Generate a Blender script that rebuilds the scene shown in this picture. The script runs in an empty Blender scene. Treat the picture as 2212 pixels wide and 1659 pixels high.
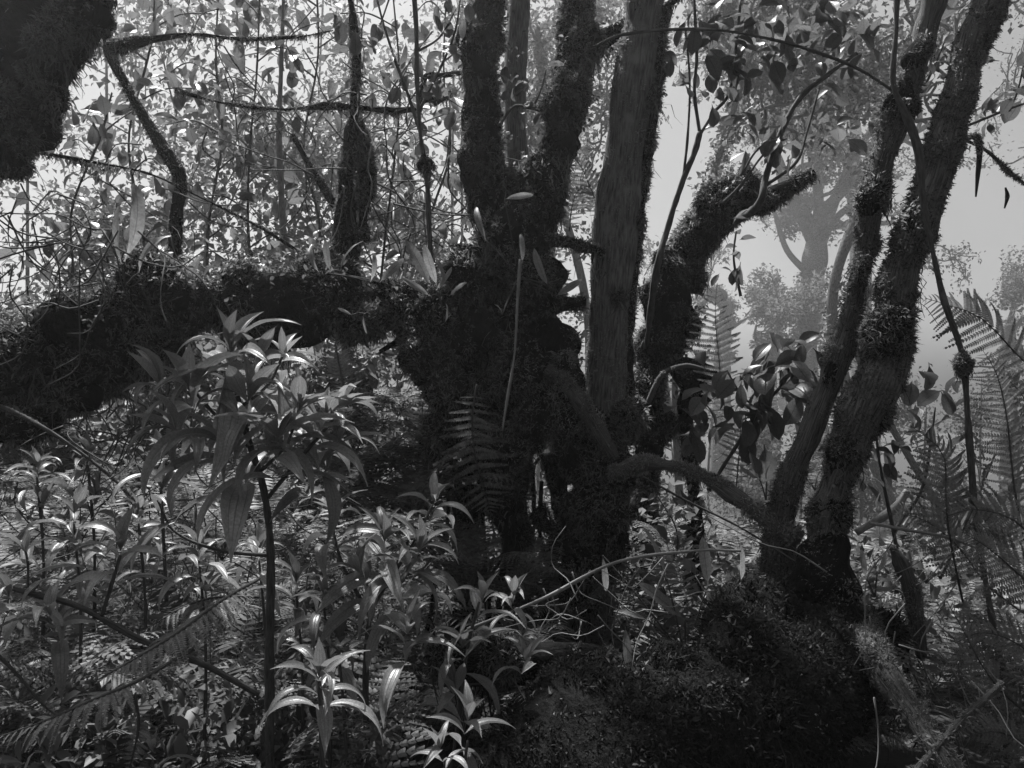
import bpy, math, random
import numpy as np
from mathutils import Vector, Matrix

SC = bpy.context.scene
COL = SC.collection
rng = np.random.default_rng(11)
random.seed(11)

# ------------------------------------------------------------------ camera
CZ = 1.6
F = 1671.0            # focal length in picture units (picture 2212 x 1659)
cam = bpy.data.cameras.new('camera')
cam.lens = 36.0 * F / 2212.0
cam.sensor_width = 36.0
cam.clip_start = 0.05
cam.clip_end = 1000
camo = bpy.data.objects.new('camera', cam)
COL.objects.link(camo)
camo.location = (0, 0, CZ)
camo.rotation_euler = (math.radians(90), 0, 0)
SC.camera = camo

# ------------------------------------------------------------------ world, sun, exposure
SUN_EL, SUN_AZ = math.radians(62), math.radians(-25)      # azimuth from +Y (view axis), negative = left
world = bpy.data.worlds.new('World')
SC.world = world
world.use_nodes = True
nt = world.node_tree
nt.nodes.clear()
sky = nt.nodes.new('ShaderNodeTexSky')
sky.sky_type = 'NISHITA'
sky.sun_disc = False
sky.sun_elevation = SUN_EL
sky.sun_rotation = SUN_AZ
sky.dust_density = 4.0
sky.air_density = 1.0
bw = nt.nodes.new('ShaderNodeRGBToBW')
bg = nt.nodes.new('ShaderNodeBackground')
bg.inputs['Strength'].default_value = 0.05
wo = nt.nodes.new('ShaderNodeOutputWorld')
nt.links.new(sky.outputs[0], bw.inputs[0])
nt.links.new(bw.outputs[0], bg.inputs['Color'])
nt.links.new(bg.outputs[0], wo.inputs['Surface'])

sl = bpy.data.lights.new('sun', 'SUN')
sl.energy = 5.0
sl.angle = math.radians(2.0)
sl.color = (1, 1, 1)
so = bpy.data.objects.new('sun', sl)
COL.objects.link(so)
sd = Vector((math.sin(SUN_AZ) * math.cos(SUN_EL), math.cos(SUN_AZ) * math.cos(SUN_EL), math.sin(SUN_EL)))
so.rotation_euler = sd.to_track_quat('Z', 'Y').to_euler()
so.location = sd * 60

SC.view_settings.view_transform = 'Standard'
SC.view_settings.look = 'None'
SC.view_settings.exposure = 1.25
SC.view_settings.gamma = 1.0
SC.view_settings.use_curve_mapping = False
SC.render.engine = 'CYCLES'
cy = SC.cycles
cy.use_denoising = True
try:
    cy.denoiser = 'OPENIMAGEDENOISE'
    cy.denoising_input_passes = 'RGB_ALBEDO_NORMAL'
    cy.denoising_prefilter = 'ACCURATE'
except Exception:
    pass
cy.max_bounces = 6
cy.diffuse_bounces = 3
cy.glossy_bounces = 2
cy.transmission_bounces = 3
cy.volume_bounces = 0
cy.transparent_max_bounces = 4
cy.sample_clamp_indirect = 4.0
cy.caustics_reflective = False
cy.caustics_refractive = False
HAZE_DENSITY = 0.0027
HAZE_ANISO = 0.6

# ------------------------------------------------------------------ helpers: pixels, noise
def P(px, py, d):
    return np.array([(px - 1106.0) / F * d, d, CZ - (py - 829.5) / F * d])

def S(px, d):
    return px / F * d

class Noise:
    def __init__(s, seed, freq=1.0, n=14):
        r = np.random.default_rng(seed)
        s.k = r.normal(size=(n, 3)) * freq * np.exp(r.normal(size=(n, 1)) * .35)
        s.p = r.uniform(0, 6.28, n)
        s.a = 1.0 / math.sqrt(n / 2)
    def __call__(s, x):
        x = np.asarray(x, float)
        return np.sin(x @ s.k.T + s.p).sum(-1) * s.a

NH = Noise(5, 1.1)
NH2 = Noise(6, 4.0)
def ground_h(x, y):
    x = np.asarray(x, float); y = np.asarray(y, float)
    p = np.stack([x, y, 0 * x], -1)
    h = 0.10 * NH(p) + 0.03 * NH2(p)
    t = np.clip(y - 5.5 + 0.3 * x, 0, 60)
    side = 1 / (1 + np.exp(-(x + 0.6 - 0.02 * y) * 1.2))          # right of the middle the slope falls away
    h = h - side * 0.20 * np.minimum(t, 40) + (1 - side) * 0.05 * np.minimum(t, 24)
    return h

def catmull(ctrl, n):
    c = np.asarray(ctrl, float)
    if len(c) == 2:
        t = np.linspace(0, 1, n)[:, None]
        return c[0] * (1 - t) + c[1] * t
    e = np.vstack([2 * c[0] - c[1], c, 2 * c[-1] - c[-2]])
    m = len(c) - 1
    u = np.linspace(0, m - 1e-6, n)
    i = u.astype(int); t = (u - i)[:, None]
    p0, p1, p2, p3 = e[i], e[i + 1], e[i + 2], e[i + 3]
    return .5 * (2 * p1 + (p2 - p0) * t + (2 * p0 - 5 * p1 + 4 * p2 - p3) * t * t + (3 * p1 - p0 - 3 * p2 + p3) * t ** 3)

def unit(v):
    v = np.asarray(v, float)
    return v / np.maximum(np.linalg.norm(v, axis=-1, keepdims=True), 1e-9)

def frames(pts):
    t = unit(np.gradient(pts, axis=0))
    ref = np.array([1., 0, 0]) if abs(t[0][0]) < .8 else np.array([0, 1., 0])
    n = unit(np.cross(t[0], ref))
    N = np.empty_like(pts)
    for i in range(len(pts)):
        n = unit(n - t[i] * (n @ t[i])); N[i] = n
    return t, N, np.cross(t, N)

# ------------------------------------------------------------------ mesh builder
class MB:
    def __init__(s):
        s.V, s.U, s.Fc = [], [], []
        s.n = 0
    def add(s, V, faces, U=None):
        V = np.asarray(V, float).reshape(-1, 3)
        s.V.append(V)
        s.U.append(np.zeros((len(V), 2)) if U is None else np.asarray(U, float).reshape(-1, 2))
        for f in faces:
            f = np.asarray(f, np.int64)
            if len(f):
                s.Fc.append(f + s.n)
        s.n += len(V)
    def instances(s, T, M, L):
        """T=(V,U,faces); M (N,3,3) ; L (N,3)"""
        V, U, faces = T
        N = len(L)
        if N == 0: return
        W = np.einsum('nij,vj->nvi', M, V) + L[:, None, :]
        off = (np.arange(N) * len(V))[:, None, None]
        s.add(W.reshape(-1, 3), [(f[None] + off).reshape(-1, f.shape[1]) for f in map(np.asarray, faces)], np.tile(U, (N, 1)))
    def mesh(s, name, org=None, smooth=True):
        me = bpy.data.meshes.new(name)
        V = np.vstack(s.V)
        if org is not None: V = V - np.asarray(org)
        U = np.vstack(s.U)
        me.vertices.add(len(V)); me.vertices.foreach_set('co', V.astype(np.float32).ravel())
        idx = np.concatenate([f.ravel() for f in s.Fc])
        sz = np.concatenate([np.full(len(f), f.shape[1]) for f in s.Fc])
        st = np.concatenate([[0], np.cumsum(sz)[:-1]])
        me.loops.add(len(idx)); me.loops.foreach_set('vertex_index', idx.astype(np.int32))
        me.polygons.add(len(sz)); me.polygons.foreach_set('loop_start', st.astype(np.int32))
        me.polygons.foreach_set('loop_total', sz.astype(np.int32))
        me.polygons.foreach_set('use_smooth', np.full(len(sz), smooth))
        uv = me.uv_layers.new(name='UVMap')
        uv.data.foreach_set('uv', U[idx].astype(np.float32).ravel())
        me.update(calc_edges=True)
        return me
    def build(s, name, mat, parent=None, kind=None, smooth=True):
        if not s.V: return None
        me = s.mesh(name, org_of(parent), smooth)
        me.materials.append(mat)
        o = bpy.data.objects.new(name, me)
        COL.objects.link(o)
        if parent is not None: o.parent = parent
        if kind: o['kind'] = kind
        return o

ORG = {}
def org_of(o):
    if o is None: return np.zeros(3)
    p = o
    while p.parent is not None: p = p.parent
    return ORG.get(p.name, np.array(p.location))

def thing(name, label, cat, loc, group=None):
    o = bpy.data.objects.new(name, None)
    o.empty_display_size = .1
    COL.objects.link(o)
    o.location = tuple(float(v) for v in loc)
    ORG[o.name] = np.array(loc, float)
    o['label'] = label; o['category'] = cat
    if group: o['group'] = group
    return o

def link_copy(name, mesh, M, parent):
    """one leaf / pinna object sharing mesh data; M is a 4x4 world matrix"""
    o = bpy.data.objects.new(name, mesh)
    COL.objects.link(o)
    o.parent = parent
    M = M.copy()
    g = org_of(parent)
    M.translation = M.translation - Vector(g)
    o.matrix_basis = M
    return o

def tube_grid(ctrl, rad, seg=24, sides=10, bump=0., bfreq=6., seed=0, oval=None):
    pts = catmull(ctrl, seg)
    r = np.interp(np.linspace(0, 1, seg), np.linspace(0, 1, len(rad)), rad)
    t, n, b = frames(pts)
    th = np.linspace(0, 2 * math.pi, sides, endpoint=False)
    dirs = n[:, None, :] * np.cos(th)[None, :, None] + b[:, None, :] * np.sin(th)[None, :, None]
    G = pts[:, None, :] + dirs * r[:, None, None]
    if bump:
        f1, f2 = Noise(seed + 100, bfreq), Noise(seed + 200, bfreq * 2.7)
        k = 1 + bump * (f1(G) + .5 * f2(G))
        G = pts[:, None, :] + dirs * (r[:, None] * np.clip(k, .35, 2.2))[:, :, None]
    return pts, r, G

def add_grid(mb, pts, G):
    s, k, _ = G.shape
    i = np.arange(s - 1)[:, None]; j = np.arange(k)[None, :]
    a = i * k + j; b = i * k + (j + 1) % k
    q = np.stack([a, b, b + k, a + k], -1).reshape(-1, 4)
    ln = np.concatenate([[0], np.cumsum(np.linalg.norm(np.diff(pts, axis=0), axis=1))])
    U = np.stack([np.broadcast_to(np.arange(k) / k, (s, k)), np.broadcast_to(ln[:, None], (s, k))], -1)
    V = np.vstack([G.reshape(-1, 3), pts[:1], pts[-1:]])
    U = np.vstack([U.reshape(-1, 2), [[0, 0]], [[0, ln[-1]]]])
    jj = np.arange(k)
    c0 = np.stack([np.full(k, s * k), (jj + 1) % k, jj], -1)
    c1 = np.stack([np.full(k, s * k + 1), (s - 1) * k + jj, (s - 1) * k + (jj + 1) % k], -1)
    mb.add(V, [q, np.vstack([c0, c1])], U)

def tube(mb, ctrl, rad, seg=None, sides=6, bump=0., bfreq=6., seed=0):
    if seg is None: seg = max(4, 4 * (len(ctrl) - 1) + 1)
    pts, r, G = tube_grid(ctrl, rad, seg, sides, bump, bfreq, seed)
    add_grid(mb, pts, G)
    return pts, r, G

UP = np.array([0, 0, 1.])

def moss_on(mb, G, n, lmin, lmax, wid, seed, patch=0., droop=.35, top=0., hang=0, hang_len=(.06, .22), pfreq=5., bare=-.25):
    """blades of moss over a tube surface (rings G); patch 0..1 leaves bare patches, top biases to upward faces"""
    r = np.random.default_rng(seed)
    s, k, _ = G.shape
    A, B = G[:-1], np.roll(G[:-1], -1, axis=1)
    D, C = G[1:], np.roll(G[1:], -1, axis=1)
    nr = np.cross(B - A, D - A)
    ar = np.linalg.norm(nr, axis=-1).ravel()
    pr = ar / ar.sum()
    axis = G.mean(1)
    out = (A + C) / 2 - ((axis[:-1] + axis[1:]) / 2)[:, None, :]
    nr = np.where((nr * out).sum(-1, keepdims=True) < 0, -nr, nr)
    nr = unit(nr).reshape(-1, 3)
    A, B, C, D = (x.reshape(-1, 3) for x in (A, B, C, D))
    m = int(n * .5 * (1 + 1.2 * patch))
    q = r.choice(len(pr), m, p=pr)
    u, v = r.random((m, 1)), r.random((m, 1))
    p = A[q] * (1 - u) * (1 - v) + B[q] * u * (1 - v) + C[q] * u * v + D[q] * (1 - u) * v
    nn = nr[q]
    keep = np.ones(m, bool)
    cl = .7 * Noise(seed + 9, pfreq)(p) + .8 * Noise(seed + 19, pfreq * 4.)(p)
    keep &= cl > np.maximum((patch * 2 - 1) * 1.1, bare) + r.normal(size=m) * .25
    if top: keep &= r.random(m) < np.clip(.5 + .5 * nn[:, 2] * top + .3 * (1 - top), .03, 1)
    p, nn, cl = p[keep], nn[keep], cl[keep]
    if bare < -5: cl = np.maximum(cl, -.3)
    kb = 3                                                    # sprigs of three leaflets from one root point
    p = np.repeat(p, kb, 0) + r.normal(size=(len(p) * kb, 3)) * lmin * .25
    blades(mb, p, np.repeat(nn, kb, 0), lmin * .8, lmax * .64, wid * 1.36, r, droop, np.repeat(cl, kb))
    if hang:
        w = ar * np.clip(-nr[:, 2] + .15, 0, 1)
        if w.sum() > 0:
            cc = (A + C) / 2
            w = w * np.clip(Noise(seed + 55, 9.)(cc) + .1, 0.02, 1) ** 2
            q = r.choice(len(pr), hang, p=w / w.sum())
            hp = A[q] * .5 + C[q] * .5 + r.normal(size=(hang, 3)) * .01
            strands(mb, hp, hang_len, wid * 1.1, r)

def blades(mb, p, nn, lmin, lmax, wid, r, droop=.35, cl=None):
    m = len(p)
    if m == 0: return
    L = (lmin + (lmax - lmin) * r.random(m) ** 1.6)
    if cl is not None: L = L * np.clip(1 + .6 * cl, .25, 2.3)
    d = unit(nn * .8 + r.normal(size=(m, 3)) * .75 - UP * droop)
    side = unit(np.cross(d, r.normal(size=(m, 3))))
    bend = unit(d + r.normal(size=(m, 3)) * .8 - UP * droop * 1.2)
    w = wid * (0.6 + .8 * r.random(m))
    L = L[:, None]; w = w[:, None]
    b0 = p - nn * .004
    m1 = b0 + d * L * .55
    tip = m1 + bend * L * .5
    V = np.stack([b0, m1 + side * w * .55, tip, m1 - side * w * .55], 1)
    o = (np.arange(m) * 4)[:, None]
    mb.add(V.reshape(-1, 3), [np.array([[0, 1, 3]]) + o, np.array([[1, 2, 3]]) + o])

def strands(mb, p, ln, wid, r, sway=.3):
    m = len(p); k = 5
    L = ln[0] * .6 + (ln[1] - ln[0]) * r.random(m) ** 3 * np.clip(.6 + .6 * Noise(77, 8.)(p), .1, 1.3)
    side = unit(np.stack([r.normal(size=m), r.normal(size=m) * .5, np.zeros(m)], -1))
    V = np.empty((m, k * 2, 3))
    cur = p.copy()
    drift = r.normal(size=(m, 3)) * sway
    for i in range(k):
        w = (wid * (1 - i / (k - .2)) * (.5 + r.random(m)))[:, None]
        V[:, 2 * i] = cur - side * w; V[:, 2 * i + 1] = cur + side * w
        cur = cur + unit(-UP + drift + r.normal(size=(m, 3)) * sway * 1.6) * (L / (k - 1))[:, None]
    q = np.array([[2 * i, 2 * i + 1, 2 * i + 3, 2 * i + 2] for i in range(k - 1)])
    o = (np.arange(m) * 2 * k)[:, None, None]
    mb.add(V.reshape(-1, 3), [(q[None] + o).reshape(-1, 4)])

# ------------------------------------------------------------------ materials (all grey: the photograph is black and white)
def nd(nt, t, **kw):
    n = nt.nodes.new(t)
    for k, v in kw.items():
        if k in n.inputs: n.inputs[k].default_value = v
        else: setattr(n, k, v)
    return n

def ramp(nt, fac, stops):
    r = nt.nodes.new('ShaderNodeValToRGB')
    e = r.color_ramp.elements
    while len(e) < len(stops): e.new(.5)
    for el, (p, v) in zip(e, stops):
        el.position = p; el.color = (v, v, v, 1)
    nt.links.new(fac, r.inputs[0])
    return r.outputs[0]

def mul(nt, a, b):
    m = nt.nodes.new('ShaderNodeMath'); m.operation = 'MULTIPLY'
    for i, x in enumerate((a, b)):
        if isinstance(x, (int, float)): m.inputs[i].default_value = x
        else: nt.links.new(x, m.inputs[i])
    return m.outputs[0]

def leaf_mat(name, lo, hi, trans=.4, rough=.45, spec=.4, island=False, veins=None, nscale=30., tgain=1.3, sheen=0.):
    m = bpy.data.materials.new(name); m.use_nodes = True
    nt = m.node_tree; nt.nodes.clear()
    out = nt.nodes.new('ShaderNodeOutputMaterial')
    if island:
        rnd = nt.nodes.new('ShaderNodeNewGeometry').outputs['Random Per Island']
    else:
        rnd = nt.nodes.new('ShaderNodeObjectInfo').outputs['Random']
    tc = nt.nodes.new('ShaderNodeTexCoord')
    no = nd(nt, 'ShaderNodeTexNoise', Scale=nscale, Detail=4.0)
    nt.links.new(tc.outputs['Object'], no.inputs['Vector'])
    base = ramp(nt, rnd, [(0, lo), (1, hi)])
    mott = ramp(nt, no.outputs['Fac'], [(.3, .72), (.7, 1.22)])
    col = mul(nt, base, mott)
    p = nd(nt, 'ShaderNodeBsdfPrincipled', Roughness=rough)
    p.inputs['Specular IOR Level'].default_value = spec
    p.inputs['Sheen Weight'].default_value = sheen
    p.inputs['Sheen Roughness'].default_value = .35
    bump = nd(nt, 'ShaderNodeBump', Strength=.25, Distance=.003)
    h = no.outputs['Fac']
    if veins:
        uv = nt.nodes.new('ShaderNodeSeparateXYZ'); nt.links.new(tc.outputs['UV'], uv.inputs[0])
        acc = None
        for c, w in veins:
            s = nt.nodes.new('ShaderNodeMath'); s.operation = 'SUBTRACT'; s.inputs[1].default_value = c
            nt.links.new(uv.outputs['Y'], s.inputs[0])
            a = nt.nodes.new('ShaderNodeMath'); a.operation = 'ABSOLUTE'; nt.links.new(s.outputs[0], a.inputs[0])
            rr = ramp(nt, a.outputs[0], [(0, 1), (w, 0)])
            if acc is None: acc = rr
            else:
                x = nt.nodes.new('ShaderNodeMath'); x.operation = 'MAXIMUM'
                nt.links.new(acc, x.inputs[0]); nt.links.new(rr, x.inputs[1]); acc = x.outputs[0]
        # cross veins, ladder like
        wv = nd(nt, 'ShaderNodeTexWave', Scale=9.0, Distortion=2.5)
        wv.inputs['Detail'].default_value = 2
        nt.links.new(tc.outputs['UV'], wv.inputs['Vector'])
        k = ramp(nt, acc, [(0, 1.0), (1, .45)])
        col = mul(nt, col, k)
        k2 = ramp(nt, wv.outputs['Fac'], [(0, .97), (1, 1.02)])
        col = mul(nt, col, k2)
        h2 = nt.nodes.new('ShaderNodeMath'); h2.operation = 'SUBTRACT'
        nt.links.new(mul(nt, no.outputs['Fac'], .6), h2.inputs[0]); nt.links.new(mul(nt, acc, 2.2), h2.inputs[1])
        h = h2.outputs[0]
        bump.inputs['Strength'].default_value = .45
    nt.links.new(h, bump.inputs['Height'])
    nt.links.new(bump.outputs[0], p.inputs['Normal'])
    nt.links.new(col, p.inputs['Base Color'])
    tr = nt.nodes.new('ShaderNodeBsdfTranslucent')
    nt.links.new(mul(nt, col, tgain), tr.inputs['Color'])
    mx = nt.nodes.new('ShaderNodeMixShader'); mx.inputs[0].default_value = trans
    nt.links.new(p.outputs[0], mx.inputs[1]); nt.links.new(tr.outputs[0], mx.inputs[2])
    nt.links.new(mx.outputs[0], out.inputs[0])
    return m

def bark_mat(name, dark, light, lich, su=9., sv=3., bstr=.8, bdist=.012):
    m = bpy.data.materials.new(name); m.use_nodes = True
    nt = m.node_tree; nt.nodes.clear()
    out = nt.nodes.new('ShaderNodeOutputMaterial')
    tc = nt.nodes.new('ShaderNodeTexCoord')
    mp = nt.nodes.new('ShaderNodeMapping'); mp.inputs['Scale'].default_value = (su, sv, 1)
    nt.links.new(tc.outputs['UV'], mp.inputs[0])
    v = nd(nt, 'ShaderNodeTexNoise', Scale=2.2, Detail=6.0, Roughness=.65)
    nt.links.new(mp.outputs[0], v.inputs['Vector'])
    n2 = nd(nt, 'ShaderNodeTexNoise', Scale=7.0, Detail=5.0)
    nt.links.new(tc.outputs['Object'], n2.inputs['Vector'])
    a = ramp(nt, v.outputs['Fac'], [(.35, dark), (.62, light)])
    l = ramp(nt, n2.outputs['Fac'], [(.60, 0), (.72, .8)])
    mx = nt.nodes.new('ShaderNodeMix'); mx.data_type = 'RGBA'
    nt.links.new(l, mx.inputs[0]); nt.links.new(a, mx.inputs[6]); mx.inputs[7].default_value = (lich, lich, lich, 1)
    p = nd(nt, 'ShaderNodeBsdfPrincipled', Roughness=.85)
    p.inputs['Specular IOR Level'].default_value = .2
    nt.links.new(mx.outputs[2], p.inputs['Base Color'])
    b = nd(nt, 'ShaderNodeBump', Strength=bstr, Distance=.012)
    nt.links.new(v.outputs['Fac'], b.inputs['Height']); nt.links.new(b.outputs[0], p.inputs['Normal'])
    b.inputs['Distance'].default_value = bdist
    nt.links.new(p.outputs[0], out.inputs[0])
    return m

M_BARK = bark_mat('bark_ridged', .02, .20, .22, 30, 4, 1.0, .02)
M_MOSSBARK = bark_mat('bark_under_moss', .006, .025, .02, 14, 14, 1.0, .04)
for _n in M_MOSSBARK.node_tree.nodes:
    if _n.type == 'BSDF_PRINCIPLED': _n.inputs['Specular IOR Level'].default_value = .03; _n.inputs['Roughness'].default_value = 1.
M_TWIG = bark_mat('twig_bark', .03, .09, .15, 4, 8, .4)
M_PALESTEM = bark_mat('pale_stem', .12, .25, .3, 4, 8, .3)
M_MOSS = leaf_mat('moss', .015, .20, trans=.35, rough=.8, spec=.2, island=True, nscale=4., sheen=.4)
M_MOSSSHADE = leaf_mat('moss_painted_shade', .006, .05, trans=.25, rough=.9, spec=.1, island=True, nscale=4.)  # moss copy darkened to paint the fallen log's shade into its colour
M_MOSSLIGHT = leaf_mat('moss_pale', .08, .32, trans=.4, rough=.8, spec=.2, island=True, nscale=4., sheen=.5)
V5 = [(.5, .03), (.26, .022), (.74, .022)]
M_HERO = leaf_mat('long_leaf', .12, .26, trans=.30, rough=.40, spec=.6, veins=V5, nscale=40, sheen=.35)
M_STRAP = leaf_mat('strap_leaf', .16, .28, trans=.45, rough=.4, spec=.5, veins=[(.5, .05)], nscale=25)
M_OVAL = leaf_mat('oval_leaf', .05, .12, trans=.45, rough=.4, spec=.45, veins=[(.5, .04)], nscale=25)
M_FERN = leaf_mat('fern_leaf', .06, .20, trans=.45, rough=.5, spec=.35, island=True, nscale=10)
M_FOL = leaf_mat('foliage', .04, .18, trans=.45, rough=.5, spec=.35, island=True, nscale=3)
M_FOLFAR = leaf_mat('far_foliage', .05, .12, trans=.5, rough=.6, spec=.2, island=True, nscale=2)

def soil_mat():
    m = bpy.data.materials.new('leaf_litter_soil'); m.use_nodes = True
    nt = m.node_tree
    p = nt.nodes['Principled BSDF']; p.inputs['Roughness'].default_value = .95
    tc = nt.nodes.new('ShaderNodeTexCoord')
    n = nd(nt, 'ShaderNodeTexNoise', Scale=6.0, Detail=8.0, Roughness=.7)
    nt.links.new(tc.outputs['Object'], n.inputs['Vector'])
    nt.links.new(ramp(nt, n.outputs['Fac'], [(.35, .008), (.7, .028)]), p.inputs['Base Color'])
    b = nd(nt, 'ShaderNodeBump', Strength=.8, Distance=.05)
    nt.links.new(n.outputs['Fac'], b.inputs['Height']); nt.links.new(b.outputs[0], p.inputs['Normal'])
    return m
M_SOIL = soil_mat()

# ------------------------------------------------------------------ leaf templates (x = along the leaf, z = up, unit length)
def leaf_tmpl(wid, nl=10, nw=6, peak=.4, a0=.6, a1=-1.2, fold=.15, petiole=.0, tippow=1.0, grooves=0., wave=0., seed=0, twist=0.):
    r = np.random.default_rng(seed)
    t = np.linspace(0, 1, nl + 1)
    ang = a0 + (a1 - a0) * t
    dx = np.cos(ang); dz = np.sin(ang)
    x = np.concatenate([[0], np.cumsum((dx[1:] + dx[:-1]) / 2)]) / nl
    z = np.concatenate([[0], np.cumsum((dz[1:] + dz[:-1]) / 2)]) / nl
    tt = np.clip((t - petiole) / (1 - petiole), 0, 1)
    # beta-like width profile with its maximum at `peak`
    a = tippow * peak / (1 - peak)
    w = np.where(tt > 0, tt ** a * (1 - tt) ** tippow, 0)
    w = w / w.max() * wid / 2
    w = np.maximum(w, .006)
    v = np.linspace(-1, 1, nw + 1)
    V = []; U = []
    ph = r.uniform(0, 6)
    for i in range(nl + 1):
        nx, nz = -math.sin(ang[i]), math.cos(ang[i])
        for vv in v:
            lift = abs(vv) * w[i] * fold * 2
            lift += grooves * wid * math.cos(vv * math.pi * 2) * .06 * (w[i] / (wid / 2))
            lift += wave * wid * abs(vv) * math.sin(t[i] * 14 + ph + (2 if vv > 0 else 0))
            yy = vv * w[i] * (1 - fold * .3)
            yt = twist * t[i]
            V.append((x[i] + nx * lift, yy * math.cos(yt), z[i] + nz * lift + yy * math.sin(yt)))
            U.append((t[i], vv * .5 + .5))
    k = nw + 1
    q = [(i * k + j, (i + 1) * k + j, (i + 1) * k + j + 1, i * k + j + 1) for i in range(nl) for j in range(nw)]
    return np.array(V), np.array(U), [np.array(q)]

def tmpl_mesh(name, T, mat):
    mb = MB(); mb.add(T[0], T[2], T[1])
    me = mb.mesh(name); me.materials.append(mat)
    return me

HERO = [tmpl_mesh('long_leaf', leaf_tmpl(w, 12, 8, .38, a0, a1, .16, .05, 1.25, 1., wv, i, tw), M_HERO)
        for i, (w, a0, a1, wv, tw) in enumerate([(.22, .6, -1.3, .02, .2), (.20, .8, -1.2, .03, -.3), (.24, .4, -.9, .02, .1),
                                                 (.19, .7, -1.6, .02, -.15), (.21, .45, -1.1, .04, .4), (.25, .6, -.6, .02, -.2)])]
HERO_BUD = [tmpl_mesh('long_leaf_young', leaf_tmpl(w, 8, 4, .45, a0, a1, .35, .05, 1.2, 1., .0, 20 + i), M_HERO)
            for i, (w, a0, a1) in enumerate([(.30, .3, -.3), (.26, .1, -.6), (.34, .2, .1)])]
OVAL = [tmpl_mesh('oval_leaf', leaf_tmpl(w, 7, 4, .55, a0, a1, .15, .12, .75, 0., wv, 40 + i, tw), M_OVAL)
        for i, (w, a0, a1, wv, tw) in enumerate([(.52, .2, -.5, .02, .2), (.46, .3, -.9, .03, -.2), (.58, .0, -.3, .02, .3), (.42, .2, -.7, .04, -.4)])]
STRAP = [tmpl_mesh('strap_leaf', leaf_tmpl(w, 12, 4, .5, a0, a1, .12, .1, .6, 0., wv, 60 + i, tw), M_STRAP)
         for i, (w, a0, a1, wv, tw) in enumerate([(.20, .1, -.3, .05, .3), (.17, .3, -.8, .06, -.5), (.24, .1, -.2, .04, .2), (.15, .2, -1.1, .08, .8)])]

def mini_leaf(w, fold=.25, droop=-.18, peak=.5):
    V = np.array([[0, 0, 0], [.3, -w * .42, fold * w * .5], [.3, 0, 0], [.3, w * .42, fold * w * .5],
                  [.7, -w * .45, droop * .5 + fold * w * .5], [.7, 0, droop * .5], [.7, w * .45, droop * .5 + fold * w * .5], [1, 0, droop]])
    U = np.stack([V[:, 0], V[:, 1] / w + .5], -1)
    return V, U, [np.array([[1, 4, 5, 2], [2, 5, 6, 3]]), np.array([[0, 1, 2], [0, 2, 3], [4, 7, 5], [5, 7, 6]])]
MINI = [mini_leaf(.55), mini_leaf(.45, .3, -.35), mini_leaf(.6, .15, -.1)]
def dia_leaf(w, fold=.2):
    V = np.array([[0, 0, 0], [.5, -w / 2, fold * w], [1, 0, -.1], [.5, w / 2, fold * w]])
    return V, np.zeros((4, 2)), [np.array([[0, 1, 2], [0, 2, 3]])]
DIA = [dia_leaf(.6), dia_leaf(.45), dia_leaf(.8)]

def pinna_tmpl(npair=12, w=.17, droop=-.35, ribs=6, curl=0.1):
    """a fern pinna along +x with toothed pinnules, unit length"""
    V = []; Fq = []; Ft = []
    n = npair
    xs = np.linspace(.04, 1, n + 1)
    zc = lambda x: droop * x * x
    for i in range(n):
        x = xs[i]; ln = w * .5 * (1 - (x * .92) ** 2.2) + .012
        sp = (1 / n) * .44
        for s in (-1, 1):
            b = len(V)
            V += [(x - sp, 0, zc(x - sp)), (x + sp, 0, zc(x + sp)), (x + sp * 1.3, s * ln * .65, zc(x) - curl * ln), (x - sp * .5, s * ln * .65, zc(x) - curl * ln),
                  (x + sp * 1.2, s * ln, zc(x) - curl * ln * 2.5)]
            Fq.append((b, b + 1, b + 2, b + 3) if s > 0 else (b + 1, b, b + 3, b + 2))
            Ft.append((b + 3, b + 2, b + 4) if s > 0 else (b + 2, b + 3, b + 4))
    # midrib ribbon
    b = len(V)
    for i in range(ribs + 1):
        x = i / ribs; hw = .010 * (1 - x * .8)
        V += [(x, -hw, zc(x) + .006), (x, hw, zc(x) + .006)]
    for i in range(ribs): Fq.append((b + 2 * i, b + 2 * i + 2, b + 2 * i + 3, b + 2 * i + 1))
    V = np.array(V)
    return V, np.zeros((len(V), 2)), [np.array(Fq), np.array(Ft)]
PINNA_T = [pinna_tmpl(16, .15, -.3), pinna_tmpl(16, .13, -.5), pinna_tmpl(18, .16, -.15)]
PINNA = [tmpl_mesh('pinna', t, M_FERN) for t in PINNA_T]
PINNA_LOW = [pinna_tmpl(5, .2, -.35, ribs=2), pinna_tmpl(5, .18, -.2, ribs=2)]
def pinna_min(w, droop):
    V = np.array([[0, -.02, 0], [0, .02, 0], [.35, -w / 2, droop * .12], [.35, w / 2, droop * .12], [.75, -w * .3, droop * .56], [.75, w * .3, droop * .56], [1, 0, droop]])
    return V, np.zeros((7, 2)), [np.array([[0, 2, 3, 1], [2, 4, 5, 3]]), np.array([[4, 6, 5]])]
PINNA_MIN = [pinna_min(.17, -.35), pinna_min(.15, -.2)]

# ------------------------------------------------------------------ placing leaves
def basis(d, up=UP, roll=0.):
    """3x3 with columns x=d, y=side, z=normal"""
    d = unit(d)
    y = np.cross(up, d)
    if np.linalg.norm(y) < 1e-3: y = np.array([1., 0, 0])
    y = unit(y); z = np.cross(d, y)
    c, s = math.cos(roll), math.sin(roll)
    return np.stack([d, c * y + s * z, c * z - s * y], 1)

def mat4(p, B, sc):
    M = Matrix.Identity(4)
    for i in range(3):
        for j in range(3): M[i][j] = float(B[i, j] * sc)
        M[i][3] = float(p[i])
    return M

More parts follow.
